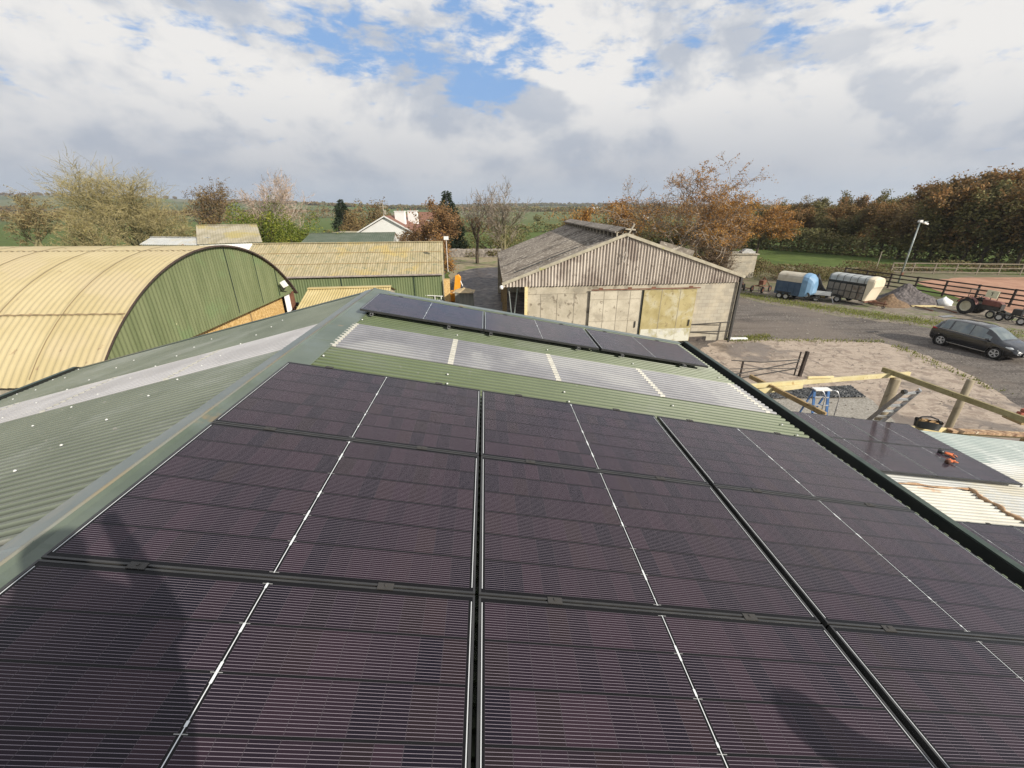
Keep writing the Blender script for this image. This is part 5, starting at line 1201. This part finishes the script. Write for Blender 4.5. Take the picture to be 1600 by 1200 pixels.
put_tree('leaning birch with pale limbs and pinkish twigs above the laurels', 430, 272, 64, 62, 8, 'pale', 'pink', 'brown', leaf=2600, lsize=.15, trunk=.10, stems=2, kids=(7,7,6,5), twig_w=.05, up=.35, lean=(-.15,0), wob=.16)
put_tree('tall bare tree with reddish lower leaves left of the pair beyond the lane', 742, 292, 66, 38, 9, 'dark', 'grey', 'rust', leaf=2600, lsize=.24, trunk=.2, kids=(8,7,5,4), twig_w=.055, leafy_top=lambda q, g: q.z < .62 or g.random() < .1, up=.35)
put_tree('tall bare olive grey tree right of the pair beyond the lane', 787, 288, 62, 40, 10, 'mossy', 'grey', 'brown', leaf=900, lsize=.18, trunk=.12, kids=(10,7,6,4), twig_w=.05, up=.5, ang=(.55,.55,.6,.7))
put_tree('copper leaved tree beside the white bungalow', 676, 316, 58, 48, 11, 'dark', 'brown', 'rust', leaf=7500, lsize=.30, trunk=.12, kids=(8,7,5,4), twig_w=.05)
put_tree('dark reddish bush at the gable of the white bungalow', 640, 352, 56, 27, 12, 'dark', 'brown', 'rust', leaf=3800, lsize=.24, trunk=.05, stems=3, kids=(6,6,5,4), name='bush')
put_tree('golden brown bush behind the floodlight of the mossy shed', 688, 368, 50, 22, 13, 'dark', 'brown', 'orange', leaf=3000, lsize=.22, trunk=.05, stems=3, kids=(6,6,5,4), name='bush')
put_tree('large old tree with bare grey limbs and orange leaves behind the barn', 1072, 268, 50, 122, 27, 'grey', 'grey', 'orange', leaf=36000, lsize=.18, trunk=.22, kids=(9,8,7,6), twig_w=.055, up=.10, lens=(.85,.55,.55,.55), ang=(.85,.65,.7,.8), leafy_top=lambda q, g: (q.x > .05 and q.z > .4) or g.random() < .35, wob=.28)
put_tree('dense orange shrub left of the large old tree', 975, 313, 64, 42, 15, 'dark', 'brown', 'orange', leaf=8000, lsize=.32, trunk=.06, stems=3, kids=(7,6,5,4), name='orange_shrub')
put_tree('smaller orange shrub beyond the ridge of the pale barn', 915, 326, 76, 32, 16, 'dark', 'brown', 'orange', leaf=5000, lsize=.32, trunk=.06, stems=3, kids=(6,6,5,4), name='orange_shrub')
put_tree('dark undergrowth shrub beneath the large old tree', 1030, 345, 58, 46, 17, 'dark', 'brown', 'olive', leaf=7500, lsize=.3, trunk=.05, stems=4, kids=(6,6,5,4), name='shrub')
put_tree('bare brown thorn bush above the right slope of the barn roof', 1118, 366, 46, 44, 18, 'dark', 'brown', 'brown', leaf=2200, lsize=.16, trunk=.05, stems=5, kids=(7,6,6,4), twig_w=.04, name='thorn_bush')
put_tree('golden orange tree between the large old tree and the wood', 1160, 308, 70, 44, 19, 'dark', 'grey', 'orange', leaf=9000, lsize=.34, trunk=.15, kids=(8,7,5,4), twig_w=.06)
put_tree('orange gold tree merging into the left end of the wood', 1200, 316, 80, 46, 24, 'dark', 'grey', 'orange', leaf=8000, lsize=.34, trunk=.12, kids=(8,7,5,4), twig_w=.06)
put_tree('olive gold tree rising between the large old tree and the orange one', 1140, 322, 60, 34, 25, 'dark', 'grey', 'rust', leaf=6500, lsize=.26, trunk=.12, kids=(8,7,5,4), twig_w=.05)
def conifer(label, x, ytop, Y, hwpx, seed):
    top = at(x, ytop, Y=Y); h = top.z; R = hwpx*Y*.95/646.9; rg = random.Random(seed); r = thing('conifer', label, 'tree', (top.x, Y, 0))
    mb = MB(); mb.tube([(0,0,0),(0,0,h*.96)], [.3,.04], 7); mb.build('trunk', BK['dark'], r, smooth=True); cm = MB()
    for i in range(4600):
        t = rg.random()**.7; z = h*(.08+.92*(1-t)); lim = R*(.30+1.35*t**.8)*(1+.22*sin(z*2.2+seed)+.18*sin(5*rg.random()))
        a = rg.uniform(0, 2*pi); q = sqrt(rg.random())*lim; p = V((q*cos(a), q*sin(a), z-.25*q)); u = V((cos(a), sin(a), rg.uniform(-.5,.2))).normalized(); v_ = ortho(u, rg); s = .36*rg.uniform(.5,1.1)
        cm.add([p-u*s*.8, p-v_*s*.35, p+u*s*.8, p+v_*s*.35], [(0,1,2,3)])
    cm.build('crown', LF['conifer'], r)
conifer('dark pointed conifer in the middle distance', 697, 297, 92, 15, 21)
conifer('blunt dark evergreen left of the white bungalow', 531, 311, 100, 13, 22)
conifer('small dark evergreen right of the pointed conifer', 712, 330, 84, 10, 23)
# laurel bank and other dense bushes
def bush(name, label, x0, x1, ytop, Y, leafk, seed, n=6000, size=.22, depth=3.0, cat='bush', base=0, lump_=.35, both=None):
    rg = random.Random(seed); a, b = at(x0, ytop, Y=Y), at(x1, ytop, Y=Y); W_ = (b.x-a.x)/2; cx = (a.x+b.x)/2; h = a.z; r = thing(name, label, cat, (cx, Y, 0))
    blobs = [(V((rg.uniform(-.75,.75)*W_, rg.uniform(-.6,.6)*depth, rg.uniform(.25,.72)*h)), rg.uniform(.28,.44)) for _ in range(16)]
    cm = MB(); cm.cur = 0
    for i in range(n):
        c, q = rg.choice(blobs); d = V((rg.gauss(0,1), rg.gauss(0,1), rg.gauss(0,1))).normalized(); k = rg.uniform(.72, 1.08)
        p = c+V((d.x*W_*q, d.y*depth*q, d.z*h*q))*k
        if p.z < 0.02: p.z = rg.random()*.3*h
        u = (d+V((rg.gauss(0,.7), rg.gauss(0,.7), rg.gauss(0,.7)))).normalized(); v_ = ortho(u, rg); w_ = u.cross(v_); s = size*rg.uniform(.5,1.05)
        cm.add([p-v_*s*.6, p-w_*s*.35, p+v_*s*.6, p+w_*s*.35], [(0,1,2,3)])
    tm = MB()
    for c, q in blobs: tm.tube([(c.x*.25, c.y*.25, 0), (c.x*.6, c.y*.6, c.z*.5), c], [.12,.08,.03], 5, False)
    tm.build('stems', BK['dark'], r); cm.build('foliage', LF[leafk], r)
bush('laurel_bush', 'glossy yellow green laurel bank behind the sheds', 360, 458, 320, 60, 'laurel', 31, 15000, .24, 3.2)
bush('laurel_bush', 'yellowing bush at the foot of the leaning birch', 425, 503, 336, 57, 'laurel', 32, 8500, .22, 2.6)
bush('bush', 'yellow flowered bush between laurels and bungalow', 505, 552, 358, 56, 'laurel', 33, 2000, .22, 1.6)
bush('bush', 'brown hedge clump left of the white bungalow', 530, 562, 330, 84, 'brown', 34, 2600, .35, 3)
bush('bush', 'olive trees clump behind the white bungalow', 548, 606, 312, 108, 'brown', 35, 4200, .42, 4)
bush('ivy_bush', 'low tangled bush on the stone wall at the lane end', 706, 812, 389, 75, 'bramble', 36, 4200, .24, 1.6)
bush('shrub', 'dark green holly clump behind the bare pair of trees', 720, 830, 356, 84, 'olive', 37, 4200, .3, 3)
bush('bramble_bank', 'tangled bramble bank behind the blue trailer', 1182, 1302, 416, 50, 'bramble', 38, 7500, .16, 2.2)
bush('bramble_bank', 'tangled bramble bank behind the livestock trailer', 1290, 1404, 416, 51, 'bramble', 39, 6500, .16, 2.0)
bush('thicket', 'pale thicket hiding the block store at the barn corner', 1085, 1196, 402, 55, 'bramble', 40, 6500, .2, 2.5)
def hedge(name, label, pts, h, wd, leafk, seed, dens=70, size=.2):
    rg = random.Random(seed); cm = MB()
    for a, b in zip(pts, pts[1:]):
        a, b = V((*a,0)), V((*b,0)); L = (b-a).length
        for i in range(int(L*dens)):
            t = rg.random(); p = a.lerp(b, t); hh = h*(.78+.24*sin(t*L*.37+seed)+.16*sin(t*L*.9)+.1*sin(t*L*2.3)); z = hh*(1-rg.random()**1.8)
            p = p+V((rg.gauss(0,1)*wd*.36, rg.gauss(0,1)*wd*.36, z)); u = ortho(V((0,0,1)), rg)+V((0,0,rg.uniform(-1,1))); u.normalize(); v_ = ortho(u, rg); s = size*rg.uniform(.5,1.1)
            cm.add([p-u*s*.6, p-v_*s*.4, p+u*s*.6, p+v_*s*.4], [(0,1,2,3)])
    return tag(cm.build(name, LF[leafk]), label, 'hedge')
hedge('field_hedge', 'brown clipped hedge between the yard and the green field', [(30,57.5),(44,56.5),(57,57.5),(84,57)], 1.25, 1.3, 'bramble', 51, 150, .22)
hedge('field_hedge', 'low dark hedge line along the left field behind the arched barn', [(-95,112),(-40,108),(-28,92)], 2.2, 2.0, 'olive', 52, 60, .5)
hedge('field_hedge', 'hedge across the fields beyond the bare pair of trees', [(-20,150),(40,150),(80,140)], 3.0, 2.4, 'olive', 53, 60, .6)
# the wood on the right: five grown trees, then copies
wood = []
GW = 'trees of the wood on the right'
specs = [('woodrust', 61), ('olive', 62), ('olive', 63), ('woodrust', 64), ('brown', 65)]
for k, (lf, sd) in enumerate(specs):
    tm, cm = gen_tree(sd, 12, 4.6, trunk=.12, kids=(9,7,5,4), leaf=9500, lsize=.50, twig_w=.06, up=.15)
    r = thing('wood_tree', 'x', 'tree', group=GW); tm.build('trunk', BK['dark'], r, smooth=True); cm.build('crown', [TW['brown'], LF[lf]], r); wood.append(r)
front = [(1182,345,96,0),(1205,330,98,2),(1232,333,94,1),(1262,326,92,0),(1290,335,88,1),(1318,322,88,3),(1345,330,84,2),(1372,318,82,3),(1400,320,76,0),(1430,322,72,4),(1462,312,70,1),(1492,300,69,3),(1522,292,68,0),(1552,290,66,1),(1582,292,65,2),(1612,285,64,0),(1648,285,62,4),(1690,280,60,1)]
back = [(1190,318,125,1),(1222,316,128,2),(1252,311,124,4),(1285,312,118,1),(1330,303,118,2),(1385,301,110,2),(1352,308,116,0),(1418,306,100,1),(1445,298,94,0),(1472,288,90,3),(1500,280,88,3),(1530,274,86,0),(1560,272,84,3),(1592,270,82,0),(1630,268,80,3),(1680,266,78,0)]
sides = ['leftmost', 'second', 'third', 'fourth', 'fifth', 'sixth', 'seventh', 'eighth', 'ninth', 'tenth', 'eleventh', 'twelfth', 'thirteenth', 'fourteenth', 'fifteenth', 'sixteenth', 'seventeenth', 'eighteenth']
colr = ['orange brown', 'dark olive', 'olive brown', 'rusty', 'copper']
used = set()
for rw, lst in (('front row', front), ('back row', back)):
    for i, (x, yt, Y, k) in enumerate(lst):
        top = at(x, yt, Y=Y); s = top.z/12; lab = f'{colr[k]} leaved tree, {sides[i]} from the left in the {rw} of the wood'
        o = wood[k] if k not in used else dup(wood[k], lab, loc=(top.x, Y, 0))
        used.add(k); o['label'] = lab; o.location = (top.x, Y, 0); o.rotation_euler = (0, 0, rnd.uniform(0, 6.28)); o.scale = (s*rnd.uniform(.95,1.2), s*rnd.uniform(.95,1.2), s)
hedge('wood_edge_undergrowth', 'dark undergrowth along the foot of the wood on the right', [(38,101),(48,94),(58,82),(66,70),(74,64),(110,54)], 4.2, 3.6, 'olive', 54, 230, .45)
# tree lines and hedgerows of the far country: masses nobody could count
def far_line(name, m_, lines, seed):
    rg = random.Random(seed); cm = MB()
    for (x0, y0, x1, y1, h, gap) in lines:
        a, b = V((x0,y0,0)), V((x1,y1,0)); L = (b-a).length; Ym = (y0+y1)/2; sz = max(.7, Ym/330); n = int(L/(h*.55))
        for i in range(n):
            if rg.random() < gap: continue
            p = a.lerp(b, rg.random()); z0 = hills(p.x, p.y); hh = h*rg.uniform(.5,1.15); w_ = hh*rg.uniform(.5,.9)
            for k in range(int(42)):
                d = V((rg.gauss(0,1), rg.gauss(0,1), rg.gauss(0,1))).normalized()*rg.uniform(.6,1); q = p+V((d.x*w_, d.y*w_, z0+hh*.5+d.z*hh*.5))
                u = ortho(V((0,0,1)), rg)+V((0,0,rg.uniform(-1,1))); u.normalize(); v_ = ortho(u, rg); s = sz*rg.uniform(.6,1.2)
                cm.add([q-u*s*.6, q-v_*s*.5, q+u*s*.6, q+v_*s*.5], [(0,1,2,3)])
    return struct(cm.build(name, m_), 'stuff')
rg = random.Random(77)
Ls = {'brown': [], 'olive': [], 'orange': []}
for i in range(46):
    Y = 240*(1.058**i)+rg.uniform(-8,8); X = rg.uniform(-1.15,.95)*Y; ln = rg.uniform(.25,.8)*Y; sl = rg.uniform(-.35,.35)
    Ls[['brown','olive','brown','olive','brown','brown','olive'][i % 7]].append((X-ln/2, Y-sl*ln/2, X+ln/2, Y+sl*ln/2, rg.uniform(3.5,6.5)*(1+Y/2600), rg.uniform(.1,.5)))
for k, v_ in [q for q in Ls.items() if q[1]]: far_line('distant_trees', LF[k], v_, 80+len(k))
far_line('distant_trees', LF['brown'], [(-190,175,-80,200,6,.2),(-60,190,-22,196,6,.3),(-330,300,-120,330,9,.2),(20,245,150,225,8,.1),(60,300,190,280,9,.1)], 91)
far_line('distant_trees', LF['orange'], [(20,292,80,285,7,.5),(60,180,120,170,7,.3)], 92)
# small stuff: fallen leaves and stones in the yard
def scatter():
    rg = random.Random(9); mb = MB()
    for i in range(1500):
        x, y = rg.uniform(9, 42), rg.uniform(12, 40)
        s = rg.uniform(.02,.06); c = V((x, y, .02+s*.3)); mb.add([c+V((-s,0,0)), c+V((0,-s,0)), c+V((s,0,0)), c+V((0,s,0)), c+V((0,0,s*.8))], [(0,1,4),(1,2,4),(2,3,4),(3,0,4)])
    return struct(mb.build('loose_stones', mat('stones', (.14,.12,.10), (.42,.38,.32), sc=.7, rough=.9)), 'stuff')
scatter()
def tufts():
    rg = random.Random(10); mb = MB(); A = [(1150,458),(1200,467),(1260,477),(1320,487),(1400,497),(1480,507),(1600,524)]; A = [[at(*q) for q in A]]
    for i in range(3800):
        k = rg.randrange(len(A[0])-1); p = A[0][k].lerp(A[0][k+1], rg.random()); p = V((p.x+rg.gauss(0,.8), p.y+rg.gauss(0,.8), .01)); s = rg.uniform(.05,.16); u = ortho(V((0,0,1)), rg)*.03; t = V((rg.uniform(-.06,.06), rg.uniform(-.06,.06), s))
        mb.add([p-u, p+u, p+t], [(0,1,2)])
    return struct(mb.build('grass_tufts', leafmat('tuft', [(.12,.13,.03), (.22,.25,.05), (.30,.27,.12)])), 'stuff')
tufts()
def debris():
    rg = random.Random(19)
    spots = [(21.6,44.2,'rusty pipe length in the grass by the barn corner'),(24.6,45.2,'rusty pipe length beside the spidery farm implement'),(35.2,35.2,'rusty pipe length in front of the grey mound'),(36.6,34.6,'rusty pipe length behind the old tractor')]
    for i, (x, y, lab) in enumerate(spots):
        mb = MB(); a = rg.uniform(0, 3); mb.tube([(-cos(a), -sin(a), .06), (0, 0, .10), (cos(a), sin(a), .05)], .045, 7); o = mb.build('metal_pipe', M['rust']); o.location = (x, y, 0); tag(o, lab, 'pipe', 'rusty pipes lying about the yard')
    mb = MB(); mb.bar((0,0,.06),(2.4,-.4,.06),.2,.05); mb.bar((.2,.3,.06),(2.2,.1,.07),.16,.05); o = mb.build('old_planks', M['wood_new']); o.location = (35.0, 36.0, 0); tag(o, 'pair of pale orange planks on the ground before the mound', 'planks')
debris()
def weeds():
    rg = random.Random(23); mb = MB()
    lines = [(V((14.3,26.1,0)), V((17.5,27.2,0)), 700), (V((14.4,26.3,0)), V((13.4,43,0)), 500), (at(1160,531), at(1380,534), 500), (at(1400,541), at(1560,612), 300)]
    for a, b, n in lines:
        for i in range(n):
            p = a.lerp(b, rg.random()**1.3); p = V((p.x+rg.gauss(0,.22), p.y+rg.gauss(0,.22), .01)); s = rg.uniform(.04,.16); u = ortho(V((0,0,1)), rg)*.03; t = V((rg.uniform(-.06,.06), rg.uniform(-.06,.06), s)); mb.add([p-u, p+u, p+t], [(0,1,2)])
    return struct(mb.build('weeds', leafmat('weed', [(.10,.12,.03), (.20,.22,.05), (.26,.22,.09)])), 'stuff')
weeds()
# ------------------------------------------------------------------ the two people on the roof whose shadows fall on the panels
def person(label, P, rad, edges, loc, rz, clothes, skin):
    me = bpy.data.meshes.new('person'); me.from_pydata(P, edges, []); o = bpy.data.objects.new('person', me); COL.objects.link(o)
    sk_ = o.modifiers.new('skin', 'SKIN'); 
    me.skin_vertices[0] if me.skin_vertices else None
    if not me.skin_vertices: 
        import bmesh
        bm = bmesh.new(); bm.from_mesh(me); bm.verts.layers.skin.verify(); bm.to_mesh(me); bm.free()
    for i, r_ in enumerate(rad): me.skin_vertices[0].data[i].radius = (r_, r_*.85)
    me.skin_vertices[0].data[0].use_root = True
    s = o.modifiers.new('sub', 'SUBSURF'); s.levels = 1; s.render_levels = 2
    me.materials.append(clothes); o.location = loc; o.rotation_euler = (0, 0, rz)
    return tag(o, label, 'person')
jacket = mat('jacket', (.03,.035,.05), (.05,.055,.07), sc=4, rough=.9); skinm = mat('skin', (.45,.27,.19), rough=.6)
def figure(label, loc, rz, H, hands, bulk=1.0):
    k = H/1.78
    P = [(0,0,.95),(0,0,1.12),(0,0,1.32),(0,.01,1.45),(0,.01,1.54),(0,.03,1.64),(0,.02,1.74),
         (.10,0,.88),(.12,.02,.50),(.12,-.02,.09),(.12,.10,.03), (-.10,0,.88),(-.12,.02,.50),(-.12,-.02,.09),(-.12,.10,.03),
         (.19,0,1.42),hands[0][0],hands[0][1],hands[0][2],(-.19,0,1.42),hands[1][0],hands[1][1],hands[1][2]]
    P = [tuple(c*k for c in p) for p in P]
    rad = [.23,.24,.28,.19,.08,.115,.10, .10,.07,.055,.045, .10,.07,.055,.045, .075,.055,.045,.035, .075,.055,.045,.035]
    E = [(0,1),(1,2),(2,3),(3,4),(4,5),(5,6),(0,7),(7,8),(8,9),(9,10),(0,11),(11,12),(12,13),(13,14),(3,15),(15,16),(16,17),(17,18),(3,19),(19,20),(20,21),(21,22)]
    return person(label, P, [q*k*(bulk if i_ < 7 else 1) for i_, q in enumerate(rad)], E, loc, rz, jacket, skinm)
def surf(x, y): return CAM_H+(-1.622-.1852*x-.011*y)/.9826
def at_surf(x, y): return V((x, y, surf(x, y)))
figure('person in a dark jacket holding the phone out, casting the left shadow', at_surf(.12,-.48), .0, 1.80, [((.27,.12,1.28),(.08,.24,1.46),(-.06,.33,1.62)), ((-.30,.02,1.18),(-.36,.06,.92),(-.34,.10,.80))], 1.12)
figure('person in a dark jacket standing by, casting the shadow at lower right', at_surf(3.14,-.72), .2, 1.74, [((.27,.0,1.14),(.26,.06,.86),(.26,.08,.76)), ((-.27,.0,1.14),(-.26,.06,.86),(-.26,.08,.76))], 1.25)

# ------------------------------------------------------------------ thin autumn air
mb = MB(); mb.box((0, 1700, 59.5), (8600, 4900, 121)); hz = struct(mb.build('haze', None), 'stuff')
hm = bpy.data.materials.new('haze_air'); hm.use_nodes = True; t = hm.node_tree; t.nodes.clear()
o_ = t.nodes.new('ShaderNodeOutputMaterial'); pv = t.nodes.new('ShaderNodeVolumePrincipled'); pv.inputs['Density'].default_value = .00016; pv.inputs['Color'].default_value = (.80,.86,.95,1); pv.inputs['Anisotropy'].default_value = .2
t.links.new(pv.outputs[0], o_.inputs['Volume']); hz.data.materials.clear(); hz.data.materials.append(hm)
